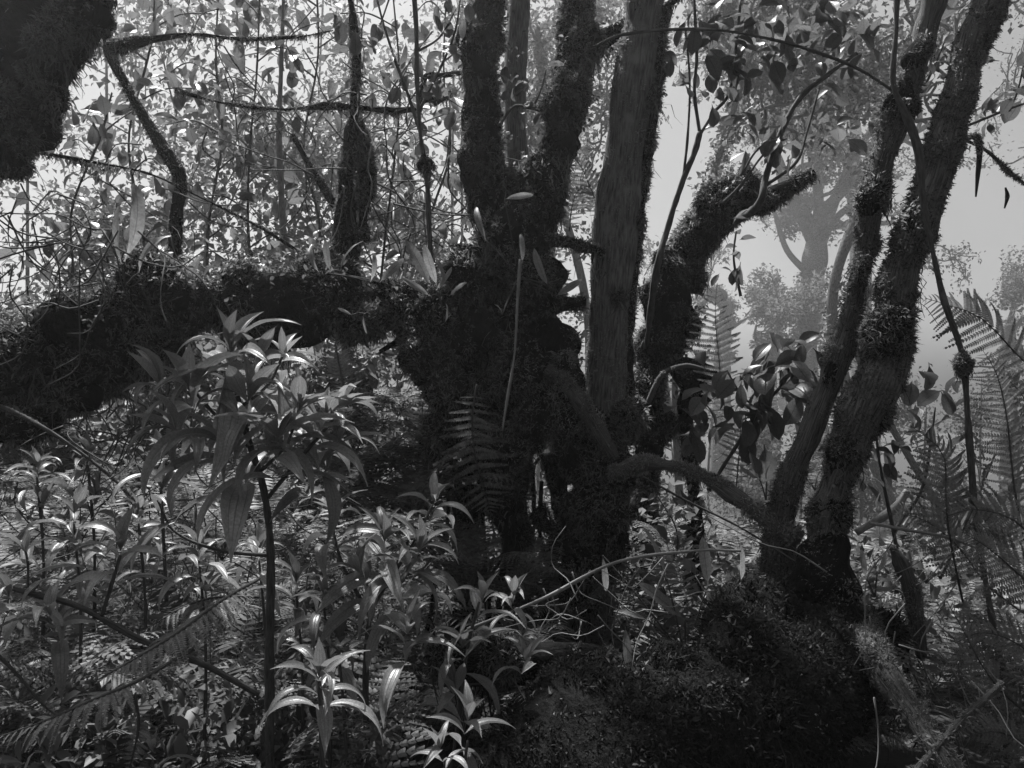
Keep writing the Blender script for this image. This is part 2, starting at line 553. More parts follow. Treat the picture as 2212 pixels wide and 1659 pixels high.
def basis_n(d, r, rolls):
    d = unit(d)
    y = unit(np.cross(UP[None], d) + 1e-4)
    z = np.cross(d, y)
    c, s = np.cos(rolls)[:, None], np.sin(rolls)[:, None]
    return np.stack([d, c * y + s * z, c * z - s * y], 2)

def scatter_leaves(mb, pts, dirs, size, tmpls, r, rollsd=.6, droop=.3, jit=.8):
    n = len(pts)
    if n == 0: return
    d = unit(dirs + r.normal(size=(n, 3)) * jit - UP * droop)
    B = basis_n(d, r, r.normal(size=n) * rollsd) * (size * (.6 + .8 * r.random(n)))[:, None, None]
    k = r.integers(0, len(tmpls), n)
    for i, t in enumerate(tmpls):
        s = k == i
        mb.instances(t, B[s], pts[s])

def rosette(th, c, axis, nw, size, r, spread=1.0, bud=True):
    """decussate whorls of long leaves round a shoot tip, each leaf an object"""
    axis = unit(axis)
    B = basis(np.array([1., .2, 0]) if abs(axis[2]) > .9 else np.cross(axis, UP), axis)
    e1 = unit(np.cross(axis, [0.3, 1, 0.1])); e2 = np.cross(axis, e1)
    az = r.uniform(0, 6.28)
    for w in range(nw):
        f = w / max(nw - 1, 1)                    # 0 outer/lower .. 1 inner/top
        npair = 2 if w < nw - 1 else 2
        for k in range(npair):
            a = az + k * math.pi * 2 / npair + r.normal() * .18
            el = -.15 + .75 * f * spread + r.normal() * .15
            d = math.cos(el) * (math.cos(a) * e1 + math.sin(a) * e2) + math.sin(el) * axis
            L = size * (1.0 - .35 * f) * r.uniform(.78, 1.15)
            p = c - axis * size * .42 * (1 - f)
            me = HERO[r.integers(len(HERO))]
            link_copy('leaf', me, mat4(p, basis(d, roll=r.normal() * .25), L), th)
        az += math.pi / 2 + r.normal() * .2
    if bud:
        for k in range(3):
            a = az + k * 2.1
            d = .55 * (math.cos(a) * e1 + math.sin(a) * e2) + axis
            link_copy('leaf', HERO_BUD[k % 3], mat4(c, basis(d, roll=r.normal() * .3), size * r.uniform(.35, .6)), th)

def epiphytes(th_part, Gs, n, seed, size=.028, stem=.1, top=.8):
    """little leafy sprigs growing out of the moss"""
    rr = np.random.default_rng(seed)
    mb = MB()
    for G in Gs:
        s_, k_, _ = G.shape
        i = rr.integers(1, s_ - 1, n); j = rr.integers(0, k_, n)
        p = G[i, j]; nn = unit(p - G[i].mean(1))
        ok = (rr.random(n) < np.clip(.35 + nn[:, 2] * top, .05, 1)) & (Noise(seed, 5.)(p) > -.3)
        p, nn = p[ok], nn[ok]
        m = len(p)
        if m == 0: continue
        L = stem * (.35 + rr.random((m, 1)))
        d = unit(nn * .6 + UP * .5 + rr.normal(size=(m, 3)) * .5)
        blades(mb, p, d, stem * .4, stem * 1.2, .003, rr, 0.)
        pp = np.concatenate([p + d * L * t + rr.normal(size=(m, 3)) * .006 for t in np.linspace(.25, 1.15, 8)])
        scatter_leaves(mb, pp, np.tile(d, (8, 1)), size, MINI, rr, jit=.9)
    if mb.V: mb.build('epiphyte', M_FOL, th_part, 'stuff')

def rootlets(th_part, Gs, n, seed, ln=(.08, .4), wid=.0035, mat=None):
    """ragged clumps of hanging rootlets under a limb"""
    rr = np.random.default_rng(seed)
    mb = MB()
    for G in Gs:
        s_, k_, _ = G.shape
        c = rr.integers(1, s_ - 1, max(3, n // 14))
        i = np.clip(rr.choice(c, n) + rr.integers(-1, 2, n), 0, s_ - 1); j = rr.integers(0, k_, n)
        p = G[i, j]; nn = unit(p - G[i].mean(1))
        ok = nn[:, 2] < .25
        p = p[ok] + rr.normal(size=(int(ok.sum()), 3)) * .012
        if len(p): strands(mb, p, ln, wid, rr, .5)
    if mb.V: mb.build('rootlet', mat or M_MOSSBARK, th_part, 'stuff')

def lumps(th, spec, seed, n=2600, mat=None, hang=120, lmax=.06, hl=(.04, .22), tilt=.2):
    """cushions of moss: (x, y, depth, width) in picture units"""
    rr = np.random.default_rng(seed)
    for q, (x, y, d, w) in enumerate(spec):
        a = w * (.45 + .25 * rr.random()); t = rr.normal() * tilt * w
        mossy_limb(th, [(x - t, y - a, d), (x + rr.normal() * w * .08, y, d - S(w, d) * .12), (x + t, y + a, d)], [w * .45, w * rr.uniform(.9, 1.15), w * .5], d, 'moss_cushion', int(n * (w / 90) ** 1.3), seed + q,
                   .012, lmax, .0045, .3, 8, 14, 14, hang=hang, hang_len=hl, mmat=mat)

# ------------------------------------------------------------------ ferns
def frond_curve(base, az, el0, L, droop, n=24, side=0.):
    """arching rachis: starts at elevation el0 and bends down by `droop` radians"""
    t = np.linspace(0, 1, n)
    el = el0 - droop * t ** 1.3
    a = az + side * t
    d = np.stack([np.cos(el) * np.cos(a), np.cos(el) * np.sin(a), np.sin(el)], -1)
    return base + np.concatenate([[np.zeros(3)], np.cumsum(d[:-1], 0)]) * L / (n - 1)

def frond(th, pts, npair, plen, r, as_objects=False, mb=None, start=.12, low=False, peak=.35, fwd=.35, rad=.004, up=UP, sag=.1):
    n = len(pts)
    t, _, _ = frames(pts)
    s = np.linspace(start, .985, npair)
    idx = s * (n - 1)
    pos = np.stack([np.interp(idx, np.arange(n), pts[:, i]) for i in range(3)], -1)
    tan = unit(np.stack([np.interp(idx, np.arange(n), t[:, i]) for i in range(3)], -1))
    u = (s - start) / (1 - start)
    prof = np.minimum(1, (u + .12) / (peak + .12)) ** .7 * np.clip(1 - ((u - peak) / (1 - peak)).clip(0, 1) ** 1.4, .06, 1)
    side = unit(np.cross(tan, up)); nrm = np.cross(side, tan)
    own = MB()
    if rad: tube(own, pts[::max(1, n // 12)], [rad, rad * .7, rad * .25], 6 if low == 2 else 12, 3 if low else 5)
    if as_objects:
        fr = own.build('frond', M_TWIG, th)
    Bs, Ps = [], []
    for i in range(npair):
        for sg in (-1, 1):
            d = unit(side[i] * sg + tan[i] * (fwd + .5 * u[i]) - nrm[i] * sag + r.normal(size=3) * .09)
            z = unit(nrm[i] - d * (nrm[i] @ d)); y = np.cross(z, d)
            B = np.stack([d, y, z], 1)
            L = plen * prof[i] * r.uniform(.85, 1.1)
            if as_objects:
                link_copy('pinna', PINNA[r.integers(3)], mat4(pos[i], B, L), fr)
            else:
                Bs.append(B * L); Ps.append(pos[i])
    if not as_objects:
        tm = PINNA_MIN if low == 2 else PINNA_LOW if low else PINNA_T
        Bs = np.array(Bs); Ps = np.array(Ps)
        k = r.integers(0, len(tm), len(Ps))
        dst = own if mb is None else mb
        if mb is not None and rad:
            dst.V += own.V; dst.U += own.U; dst.Fc += [f + dst.n for f in own.Fc]; dst.n += own.n
        for i, T in enumerate(tm):
            dst.instances(T, Bs[k == i], Ps[k == i])
        if mb is None: own.build('frond', M_FERN, th)

def fern(name, label, base, nf, L, r, az=None, el=1.1, droop=1.5, npair=22, plen=.3, objs=False, group=None, low=True):
    th = thing(name, label, 'fern', base, group)
    for i in range(nf):
        a = (az[i] if az is not None else 6.283 * i / nf + r.normal() * .25)
        Li = L * r.uniform(.75, 1.1)
        c = frond_curve(np.array(base), a, el + r.normal() * .15, Li, droop * r.uniform(.8, 1.2), side=r.normal() * .25)
        frond(th, c, npair, plen * Li, r, objs, low=low, rad=.004)
    return th

# ------------------------------------------------------------------ branching trees
def grow(p, d, L, r0, lev, maxlev, r, tubes, sites, gnarl=.25, spread=.8, up=.1, kids=(3, 5), site_n=6, shrink=.62):
    n = 5
    pts = [p]; dd = unit(d)
    for i in range(n - 1):
        dd = unit(dd + r.normal(size=3) * gnarl + UP * up * .3)
        pts.append(pts[-1] + dd * L / (n - 1))
    pts = np.array(pts)
    tubes.append((pts, [r0, r0 * .75, r0 * .5], lev))
    if lev >= maxlev:
        for k in range(site_n):
            f = (k + 1) / site_n
            i = min(int(f * (n - 1)), n - 2)
            q = pts[i] + (pts[i + 1] - pts[i]) * (f * (n - 1) - i)
            sites.append((q, unit(pts[i + 1] - pts[i])))
        return
    for k in range(r.integers(kids[0], kids[1] + 1)):
        f = .3 + .7 * (k + r.random()) / kids[1] if k else 1.
        f = min(f, 1.)
        i = min(int(f * (n - 1)), n - 2)
        q = pts[i] + (pts[i + 1] - pts[i]) * (f * (n - 1) - i)
        nd_ = unit(unit(pts[i + 1] - pts[i]) * .8 + r.normal(size=3) * spread + UP * up)
        grow(q, nd_, L * shrink * r.uniform(.75, 1.2), r0 * .55, lev + 1, maxlev, r, tubes, sites, gnarl, spread, up, kids, site_n, shrink)

def crown_from(th, p, d, L, r0, levels, r, leaf=.1, per=3, mat=M_FOL, tm=MINI, wood='limb', barkmat=M_TWIG, spread=.8, up=.1, gnarl=.25, kids=(3, 5), site_n=6, jit=.9, off=.05, sides=5, minr=.003, ymax=None):
    tubes, sites = [], []
    grow(np.array(p, float), np.array(d, float), L, r0, 0, levels, r, tubes, sites, gnarl, spread, up, kids, site_n)
    mb = MB()
    for pts, rad, lev in tubes:
        tube(mb, pts, [max(x, minr) for x in rad], 5, sides if lev < 1 else 3)
    mb.build(wood, barkmat, th)
    if sites and per:
        sp = np.repeat(np.array([s[0] for s in sites]), per, 0)
        sdv = np.repeat(np.array([s[1] for s in sites]), per, 0)
        sp = sp + r.normal(size=sp.shape) * off
        if ymax is not None:
            ok = sp[:, 1] < ymax; sp, sdv = sp[ok], sdv[ok]
        lb = MB(); scatter_leaves(lb, sp, sdv, leaf, tm, r, jit=jit)
        lb.build('crown', mat, th, 'stuff')
    return sites

# ================================================================== THE SETTING
def build_ground():
    a = np.concatenate([np.linspace(-110, -14, 17)[:-1], np.linspace(-14, 14, 113), np.linspace(14, 110, 17)[1:]])
    b = np.concatenate([np.linspace(-60, -10, 9)[:-1], np.linspace(-10, 26, 145), np.linspace(26, 150, 21)[1:]])
    X, Y = np.meshgrid(a, b)
    Z = ground_h(X, Y)
    V = np.stack([X, Y, Z], -1).reshape(-1, 3)
    nx, ny = len(a), len(b)
    i = np.arange(ny - 1)[:, None]; j = np.arange(nx - 1)[None]
    q = np.stack([i * nx + j, i * nx + j + 1, (i + 1) * nx + j + 1, (i + 1) * nx + j], -1).reshape(-1, 4)
    mb = MB(); mb.add(V, [q])
    return mb.build('ground', M_SOIL, None, 'structure')
build_ground()

def build_haze():
    mb = MB()
    x0, x1, y0, y1, z0, z1 = -112, 112, -62, 152, -12, 15.0
    V = [(x, y, z) for z in (z0, z1) for y in (y0, y1) for x in (x0, x1)]
    mb.add(V, [np.array([(0, 2, 3, 1), (4, 5, 7, 6), (0, 1, 5, 4), (2, 6, 7, 3), (0, 4, 6, 2), (1, 3, 7, 5)])])
    m = bpy.data.materials.new('haze'); m.use_nodes = True
    nt = m.node_tree; nt.nodes.clear()
    out = nt.nodes.new('ShaderNodeOutputMaterial')
    v = nt.nodes.new('ShaderNodeVolumePrincipled')
    v.inputs['Color'].default_value = (.95, .95, .95, 1)
    v.inputs['Density'].default_value = HAZE_DENSITY
    v.inputs['Anisotropy'].default_value = HAZE_ANISO
    nt.links.new(v.outputs[0], out.inputs['Volume'])
    o = mb.build('haze', m, None, 'stuff', smooth=False)
    return o
build_haze()

# ================================================================== MOSSY TREES
def px_path(pts, d=None):
    return [P(p[0], p[1], p[2] if len(p) > 2 else d) for p in pts]

def mossy_limb(th, path, widths, d, name, moss_n, seed, lmin=.012, lmax=.05, wid=.0045, bump=.16, bfreq=7., seg=40, sides=14, patch=0., droop=.3,
               top=0., hang=0, hang_len=(.05, .2), mat=None, mmat=None, pale=.24):
    """path in picture units (x, y[, depth]); widths in picture units"""
    ctrl = px_path(path, d)
    ds = [p[2] if len(p) > 2 else d for p in path]
    rad = [S(w, q) / 2 for w, q in zip(np.interp(np.linspace(0, 1, len(path)), np.linspace(0, 1, len(widths)), widths), ds)]
    mb = MB()
    pts, r, G = tube(mb, ctrl, rad, seg, sides, bump, bfreq, seed)
    o = mb.build(name, mat or M_MOSSBARK, th)
    LIMBS.append((th.name, name, G))
    if moss_n:
        ms = MB()
        moss_on(ms, G, moss_n, lmin, lmax, wid, seed + 3, patch, droop, top, hang, hang_len, bare=-9. if mmat is M_MOSSSHADE else -.25)
        ms.build('moss', mmat or M_MOSS, o, 'stuff')
        if pale and moss_n > 1500:
            ms = MB()
            moss_on(ms, G, int(moss_n * pale), lmin * .9, lmax * .8, wid * 1.1, seed + 5, .62, -.1, .35, pfreq=3.)
            if ms.V: ms.build('pale_moss', M_MOSSLIGHT, o, 'stuff')
    return pts, G, o

r = np.random.default_rng(21)
LIMBS = []

# --- A: thick mossy bough leaning out of the upper left corner
A = thing('mossy_tree', 'very thick shaggy moss-covered trunk leaning across the top left corner', 'tree', P(-420, 1250, 3.6))
mossy_limb(A, [(-520, 1500), (-400, 820), (-190, 440), (0, 190), (150, -60), (270, -420), (330, -900)], [240, 240, 235, 225, 215, 190, 150], 3.6, 'trunk', 26040, 1,
           .015, .06, .005, .13, 5., 60, 20, hang=900, hang_len=(.04, .16))
tip = P(330, -900, 3.6)
crown_from(A, tip, (.1, .1, 1), 1.6, .12, 2, r, .12, 0, spread=.9, barkmat=M_MOSSBARK)
lumps(A, [(100, 210, 3.5, 64), (150, 120, 3.5, 60), (200, 40, 3.5, 60), (50, 300, 3.5, 64), (10, 350, 3.5, 60), (60, 150, 3.4, 80), (110, 60, 3.4, 80), (0, 220, 3.4, 80), (225, -20, 3.5, 56)], 1100, 2600, None, 160, .06, (.03, .16), .5)
crown_from(A, P(200, -250, 3.6), (.6, .6, .7), 1.5, .07, 2, r, .12, 0, spread=.8, barkmat=M_MOSSBARK)

# --- B: central multi-stemmed mossy tree with its long horizontal bough
B = thing('mossy_tree', 'dark shaggy moss-laden tree in the centre splitting into three stems', 'tree', P(1080, 1420, 4.7))
mossy_limb(B, [(1130, 1440), (1110, 1180), (1060, 1000), (1050, 850), (1060, 700), (1085, 560), (1100, 460), (1105, 380)], [60, 50, 150, 220, 220, 170, 165, 150], 4.7, 'trunk', 32240, 2,
           .015, .075, .0064, .22, 4.5, 60, 22, hang=1400, hang_len=(.06, .3))
mossy_limb(B, [(1085, 480), (1060, 400), (1040, 300), (1042, 180), (1030, 90), (1060, 0), (1085, -200), (1100, -600)], [120, 110, 70, 62, 84, 66, 60, 45], 4.6, 'stem', 13640, 3,
           .012, .05, .0056, .16, 7, 50, 14, hang=300)
mossy_limb(B, [(1120, 520, 4.9), (1118, 370, 5.0), (1112, 200, 5.1), (1122, 0, 5.2), (1130, -300, 5.3), (1140, -700, 5.4)], [60, 52, 50, 46, 44, 36], 5, 'stem', 930, 4,
           .008, .03, .005, .05, 6, 40, 14, patch=.6, mat=M_BARK)
mossy_limb(B, [(1110, 520), (1165, 400), (1205, 300), (1235, 190), (1242, 90), (1245, 0), (1255, -250), (1280, -600)], [110, 95, 70, 72, 80, 66, 60, 46], 4.6, 'stem', 13640, 5,
           .012, .055, .0056, .15, 7, 50, 14, hang=400)
mossy_limb(B, [(1230, 170), (1270, 110), (1330, 70), (1420, 30), (1520, -60)], [60, 55, 30, 20, 14], 4.6, 'branch', 2170, 6, .012, .04, .0054, .2, 9, 26, 10, hang=120)
# horizontal bough running to the left edge
mossy_limb(B, [(1010, 700, 4.7), (840, 655, 4.55), (700, 640, 4.4), (560, 650, 4.3), (430, 668, 4.2), (300, 715, 4.1), (150, 770, 4.0), (0, 830, 3.9), (-200, 900, 3.8), (-420, 1000, 3.7)],
           [130, 95, 120, 110, 100, 140, 150, 180, 180, 120], 4.2, 'bough', 37200, 7, .012, .055, .0054, .26, 5.5, 80, 18, hang=3200, hang_len=(.05, .34))
for (x, y, d, w, sd) in [(330, 640, 4.15, 150, 71), (240, 670, 4.1, 130, 72), (710, 605, 4.45, 110, 73), (560, 625, 4.3, 90, 74), (60, 800, 3.95, 190, 75), (180, 740, 4.05, 170, 76), (860, 660, 4.5, 90, 78), (420, 650, 4.2, 110, 79), (140, 850, 3.95, 120, 94), (40, 900, 3.85, 130, 95), (640, 680, 4.35, 90, 96), (780, 690, 4.4, 80, 97), (520, 600, 4.3, 70, 98), (250, 800, 4.1, 90, 99), (330, 750, 4.1, 100, 88)]:
    mossy_limb(B, [(x - w * .6, y + 18, d), (x, y, d), (x + w * .6, y + 10, d)], [w * .35, w * .95, w * .4], d, 'moss_cushion', 2700, sd, .015, .07, .0054, .25, 7, 14, 14, hang=220, hang_len=(.05, .3))
# stilt roots below the trunk
for (path, w, sd) in [([(1000, 1010), (1010, 1120), (1000, 1250), (985, 1420)], [90, 50, 36, 40], 81), ([(1110, 1100), (1125, 1200), (1118, 1420)], [60, 40, 46], 82),
                      ([(1200, 980), (1210, 1120), (1180, 1280), (1190, 1430)], [70, 34, 30, 40], 83), ([(1160, 1100), (1240, 1200), (1290, 1420)], [40, 22, 26], 84)]:
    mossy_limb(B, path, w, 4.75, 'root', 3500, sd, .012, .05, .005, .2, 7, 26, 10, hang=120)
# mossy snags sticking out of the trunk
mossy_limb(B, [(1080, 690), (1180, 660), (1265, 655)], [60, 46, 30], 4.45, 'branch', 3100, 91, .012, .05, .0054, .2, 8, 20, 10, top=.5, mmat=M_MOSSLIGHT)
mossy_limb(B, [(1100, 540), (1200, 520), (1300, 545), (1340, 560)], [50, 30, 16, 10], 4.4, 'branch', 1550, 92, .012, .04, .0054, .2, 8, 20, 8, hang=60)
mossy_limb(B, [(980, 720), (880, 730), (820, 760)], [60, 30, 14], 4.4, 'branch', 1550, 93, .012, .05, .0054, .2, 8, 18, 8, hang=120)
for (p, d, L) in [(P(1100, -600, 4.6), (-.3, 0, 1), 1.3), (P(1140, -700, 5.4), (.2, .4, 1), 1.3), (P(1280, -600, 4.6), (.5, -.2, .8), 1.3), (P(1060, -150, 4.6), (-.8, .4, .6), 1.2)]:
    crown_from(B, p, d, L, .08, 2, r, .12, 1, spread=.9, barkmat=M_MOSSBARK)

lumps(B, [(1042, 365, 4.5, 92), (1032, 95, 4.55, 84), (1052, 285, 4.55, 70), (1018, 150, 4.55, 56), (1240, 185, 4.5, 80), (1256, 95, 4.5, 72), (1168, 400, 4.5, 90), (1062, 455, 4.45, 130), (1120, 520, 4.4, 140), (1010, 590, 4.4, 110),
          (1150, 630, 4.4, 120), (1000, 830, 4.35, 120), (970, 940, 4.4, 100), (1150, 900, 4.35, 110), (1080, 960, 4.35, 120), (900, 760, 4.4, 100), (1190, 760, 4.4, 100), (1020, 720, 4.35, 110), (1100, 800, 4.35, 110), (940, 680, 4.4, 100), (1200, 310, 4.5, 70), (1225, 240, 4.5, 60)], 1200, 1900, None, 130)
BG = [c for c in LIMBS if c[0] == B.name]
epiphytes(B, [g for _, nm, g in BG if nm in ('trunk', 'bough')], 420, 31, .03, .12)
epiphytes(B, [g for _, nm, g in BG if nm in ('stem', 'moss_cushion', 'branch')], 26, 32, .024, .08)
rootlets(B, [g for _, nm, g in BG if nm in ('bough', 'trunk')], 1100, 33, (.1, .6), .0035, M_MOSS)
rootlets(B, [g for _, nm, g in BG if nm == 'moss_cushion'], 70, 34, (.06, .34), .0035, M_MOSS)

# --- C: straight bare-barked trunk
C = thing('straight_tree', 'tall straight ridged-bark trunk right of the centre, mossy down its right edge', 'tree', P(1270, 1400, 4.5))
ptsC, GC, _ = mossy_limb(C, [(1270, 1420), (1285, 1150), (1295, 960), (1312, 760), (1332, 500), (1362, 220), (1395, -20), (1430, -350), (1470, -800)], [120, 100, 98, 96, 94, 88, 80, 72, 55], 4.5, 'trunk', 17000, 10,
           .006, .024, .0046, .08, 5, 110, 26, patch=.6, mat=M_BARK, mmat=M_MOSSLIGHT)
mossy_limb(C, [(1345, 960, 4.5), (1352, 780, 4.5), (1368, 560, 4.5), (1398, 330, 4.5), (1425, 150, 4.5), (1435, 20, 4.5)], [50, 34, 26, 24, 30, 34], 4.5, 'moss_ridge', 9000, 11, .012, .045, .004, .3, 8, 60, 8, mmat=M_MOSSLIGHT, hang=250)
mossy_limb(C, [(1190, 800, 4.3), (1235, 840, 4.2), (1290, 930, 4.2), (1330, 1000, 4.3)], [36, 34, 30, 34], 4.2, 'branch', 3000, 12, .01, .04, .004, .15, 8, 24, 10, patch=.3, mat=M_BARK, hang=60)
mossy_limb(C, [(1215, 760, 4.3), (1225, 880, 4.3), (1215, 980, 4.3)], [60, 95, 40], 4.3, 'moss_cushion', 6500, 13, .015, .06, .0045, .25, 7, 16, 14, mmat=M_MOSSLIGHT, hang=200)
crown_from(C, P(1470, -800, 4.5), (.1, .2, 1), 1.6, .1, 2, r, .12, 3, spread=.9)
crown_from(C, P(1440, -400, 4.5), (.8, -.2, .6), 1.5, .05, 2, r, .12, 3, spread=.8)

lumps(C, [(1310, 930, 4.4, 80), (1262, 1010, 4.35, 110), (1335, 1030, 4.35, 90), (1290, 1100, 4.3, 120), (1250, 1190, 4.3, 110), (1320, 1180, 4.3, 100), (1345, 900, 4.45, 60), (1230, 1290, 4.3, 110), (1375, 470, 4.45, 26), (1340, 640, 4.4, 30), (1405, 210, 4.45, 30)], 1250, 2300, None, 130)
CG = [g for a, nm, g in LIMBS if a == C.name]
epiphytes(C, [g for a, nm, g in LIMBS if a == C.name and nm == 'moss_cushion'], 40, 46, .024, .08)
rootlets(C, [g for a, nm, g in LIMBS if a == C.name and nm == 'moss_cushion'], 60, 47, (.06, .3), .003, M_MOSS)

# --- C2: mossy leaning trunk behind C
K = thing('leaning_tree', 'crooked moss-lumped trunk bending right behind the straight trunk', 'tree', P(1400, 1450, 5.4))
mossy_limb(K, [(1390, 1450), (1395, 1100), (1410, 850), (1440, 680), (1490, 540), (1570, 450), (1660, 430), (1755, 372)], [40, 40, 50, 74, 70, 72, 46, 26], 5.4, 'trunk', 24000, 15, .015, .06, .0055, .2, 5, 60, 16, hang=700)
mossy_limb(K, [(1470, 545, 5.2), (1505, 512, 5.2), (1545, 500, 5.2)], [50, 100, 50], 5.2, 'moss_cushion', 5000, 16, .012, .05, .005, .12, 7, 14, 14)
mossy_limb(K, [(1520, 460, 5.3), (1570, 430, 5.3), (1630, 440, 5.3)], [50, 90, 40], 5.3, 'moss_cushion', 4500, 17, .015, .06, .005, .2, 7, 14, 14)
mossy_limb(K, [(1480, 840, 5.0), (1510, 820, 5.0), (1545, 800, 5.0)], [70, 80, 20], 5.0, 'moss_cushion', 3500, 18, .015, .06, .005, .25, 7, 14, 12, hang=150)
mossy_limb(K, [(1490, 1420, 5.0), (1502, 1130, 5.0), (1490, 1000, 5.0), (1480, 880, 5.0), (1500, 800, 5.1)], [40, 34, 34, 40, 20], 5.0, 'root', 2500, 19, .012, .05, .005, .2, 7, 18, 8, hang=80)
None and mossy_limb(K, [(1755, 372, 5.4), (1850, 280, 5.5), (1900, 60, 5.6), (1930, -260, 5.7)], [36, 24, 18, 14], 5.4, 'branch', 1500, 20, .012, .04, .005, .2, 7, 18, 8)

lumps(K, [(1440, 640, 5.2, 90), (1420, 740, 5.2, 100), (1455, 580, 5.2, 70), (1500, 600, 5.2, 60), (1405, 830, 5.1, 90), (1390, 930, 5.1, 100), (1600, 400, 5.3, 60), (1540, 455, 5.2, 70), (1480, 700, 5.2, 60), (1360, 900, 4.6, 60)], 1300, 2000, None, 100)
epiphytes(K, [g for a, nm, g in LIMBS if a == K.name], 60, 41, .03, .1)
rootlets(K, [g for a, nm, g in LIMBS if a == K.name], 90, 42, (.06, .35))

# --- D: two leaning stems on the right
D = thing('leaning_tree', 'pair of rough moss-furred stems leaning right from one dark root mass', 'tree', P(1760, 1420, 3.4))
mossy_limb(D, [(1690, 1330), (1690, 1110), (1740, 960), (1790, 830), (1835, 690), (1862, 560), (1890, 400), (1935, 250), (1985, 120), (2015, 0), (2070, -250), (2110, -600)], [86, 50, 44, 40, 42, 48, 52, 54, 58, 60, 52, 44], 3.5, 'stem', 22000, 30,
           .008, .036, .0034, .14, 9, 80, 16, hang=300, patch=.42, mat=M_BARK)
mossy_limb(D, [(1765, 1420), (1765, 1270), (1785, 1130), (1822, 1000), (1872, 870), (1925, 730), (1945, 590), (2005, 430), (2062, 240), (2100, 100), (2140, -20), (2200, -260), (2280, -640)], [140, 84, 76, 72, 90, 76, 66, 64, 64, 66, 68, 62, 50], 3.35, 'stem', 34000, 31,
           .008, .038, .0034, .14, 8, 90, 18, hang=400, patch=.42, mat=M_BARK)
mossy_limb(D, [(1945, 590, 3.36), (1990, 470, 3.38), (2030, 350, 3.4), (2075, 200, 3.4), (2140, -20, 3.4)], [40, 44, 46, 50, 50], 3.4, 'bark_strip', 300, 32, .006, .02, .003, .06, 5, 50, 12, mat=M_BARK)
for (x, y, d, w, sd) in [(1868, 575, 3.5, 62, 33), (1945, 225, 3.5, 60, 34), (1905, 860, 3.35, 84, 35), (1835, 985, 3.35, 70, 36), (1985, 140, 3.5, 56, 37), (1925, 720, 3.35, 64, 38), (1975, 480, 3.35, 50, 39), (1890, 430, 3.5, 50, 61), (1795, 1120, 3.35, 76, 62), (1772, 1250, 3.3, 100, 63), (1800, 800, 3.5, 40, 64)]:
    mossy_limb(D, [(x + w * .35, y - w, d), (x - w * .12, y, d - .03), (x - w * .3, y + w, d)], [w * .5, w * 1.05, w * .5], d, 'moss_cushion', 2600, sd, .01, .045, .003, .3, 10, 14, 12, hang=90)
crown_from(D, P(2110, -600, 3.5), (0, .3, 1), 1.4, .08, 2, r, .11, 3, spread=.9)
crown_from(D, P(2280, -640, 3.35), (.4, 0, 1), 1.4, .08, 2, r, .11, 3, spread=.9)

# --- E: big mossy root mass / fallen log under D, shade painted in by darker moss
E = thing('fallen_log', 'huge black mossy fallen log filling the bottom right foreground', 'log', P(1400, 1900, 2.4))
mossy_limb(E, [(1900, 1405, 3.30), (1800, 1435, 3.15), (1680, 1525, 2.75), (1520, 1575, 2.60), (1350, 1640, 2.45), (1180, 1720, 2.35), (1000, 1840, 2.25)], [120, 230, 320, 360, 370, 340, 260], 3, 'log', 56000, 40,
           .009, .042, .0046, .13, 4, 70, 28, hang=2500, hang_len=(.05, .25), mmat=M_MOSSSHADE, pale=.04)
mossy_limb(E, [(1760, 1365, 3.10), (1740, 1495, 2.80), (1770, 1595, 2.75)], [190, 220, 90], 3.2, 'moss_cushion', 6000, 41, .01, .05, .0046, .2, 6, 24, 18, hang=900, hang_len=(.06, .3), mmat=M_MOSSSHADE, pale=.04)
mossy_limb(E, [(1620, 1325, 3.10), (1610, 1445, 2.75), (1570, 1545, 2.65)], [130, 190, 150], 3.2, 'moss_cushion', 6000, 42, .01, .05, .0046, .2, 6, 24, 18, hang=300, mmat=M_MOSSSHADE, pale=.04)
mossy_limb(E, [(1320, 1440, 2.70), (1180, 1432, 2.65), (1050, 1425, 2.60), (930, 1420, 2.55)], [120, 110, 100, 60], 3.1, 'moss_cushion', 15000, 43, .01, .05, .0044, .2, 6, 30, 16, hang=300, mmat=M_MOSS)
mossy_limb(E, [(1640, 1555, 2.55), (1660, 1660, 2.50), (1650, 1760, 2.45)], [120, 110, 60], 2.95, 'root', 5000, 44, .01, .05, .0034, .2, 6, 20, 14, hang=500, hang_len=(.05, .22), mmat=M_MOSSSHADE, pale=.04)
mossy_limb(E, [(1850, 1350, 3.20), (1880, 1410, 2.95), (1940, 1500, 2.7), (2010, 1595, 2.5), (2100, 1730, 2.35)], [100, 80, 62, 58, 60], 3.2, 'root', 6000, 45, .008, .03, .0034, .08, 6, 40, 14, patch=.4, hang=160, mat=M_BARK)

lumps(E, [(1900, 1370, 3.2, 90), (1830, 1330, 3.15, 110), (1700, 1380, 3.0, 90), (1560, 1420, 2.75, 120), (1450, 1460, 2.65, 110), (1240, 1490, 2.6, 110), (1660, 1560, 2.6, 120), (1780, 1480, 2.9, 110), (1540, 1560, 2.5, 150), (1630, 1340, 3.1, 80)], 1500, 3200, M_MOSSSHADE, 160, .05)
EG = [g for a, nm, g in LIMBS if a == E.name]
epiphytes(E, EG, 30, 51, .02, .06)
rootlets(E, EG, 260, 52, (.06, .34), .003, M_MOSSSHADE)
DG = [g for a, nm, g in LIMBS if a == D.name]
rootlets(D, DG, 60, 53, (.03, .14), .0025)
epiphytes(D, DG[2:], 30, 54, .018, .05)

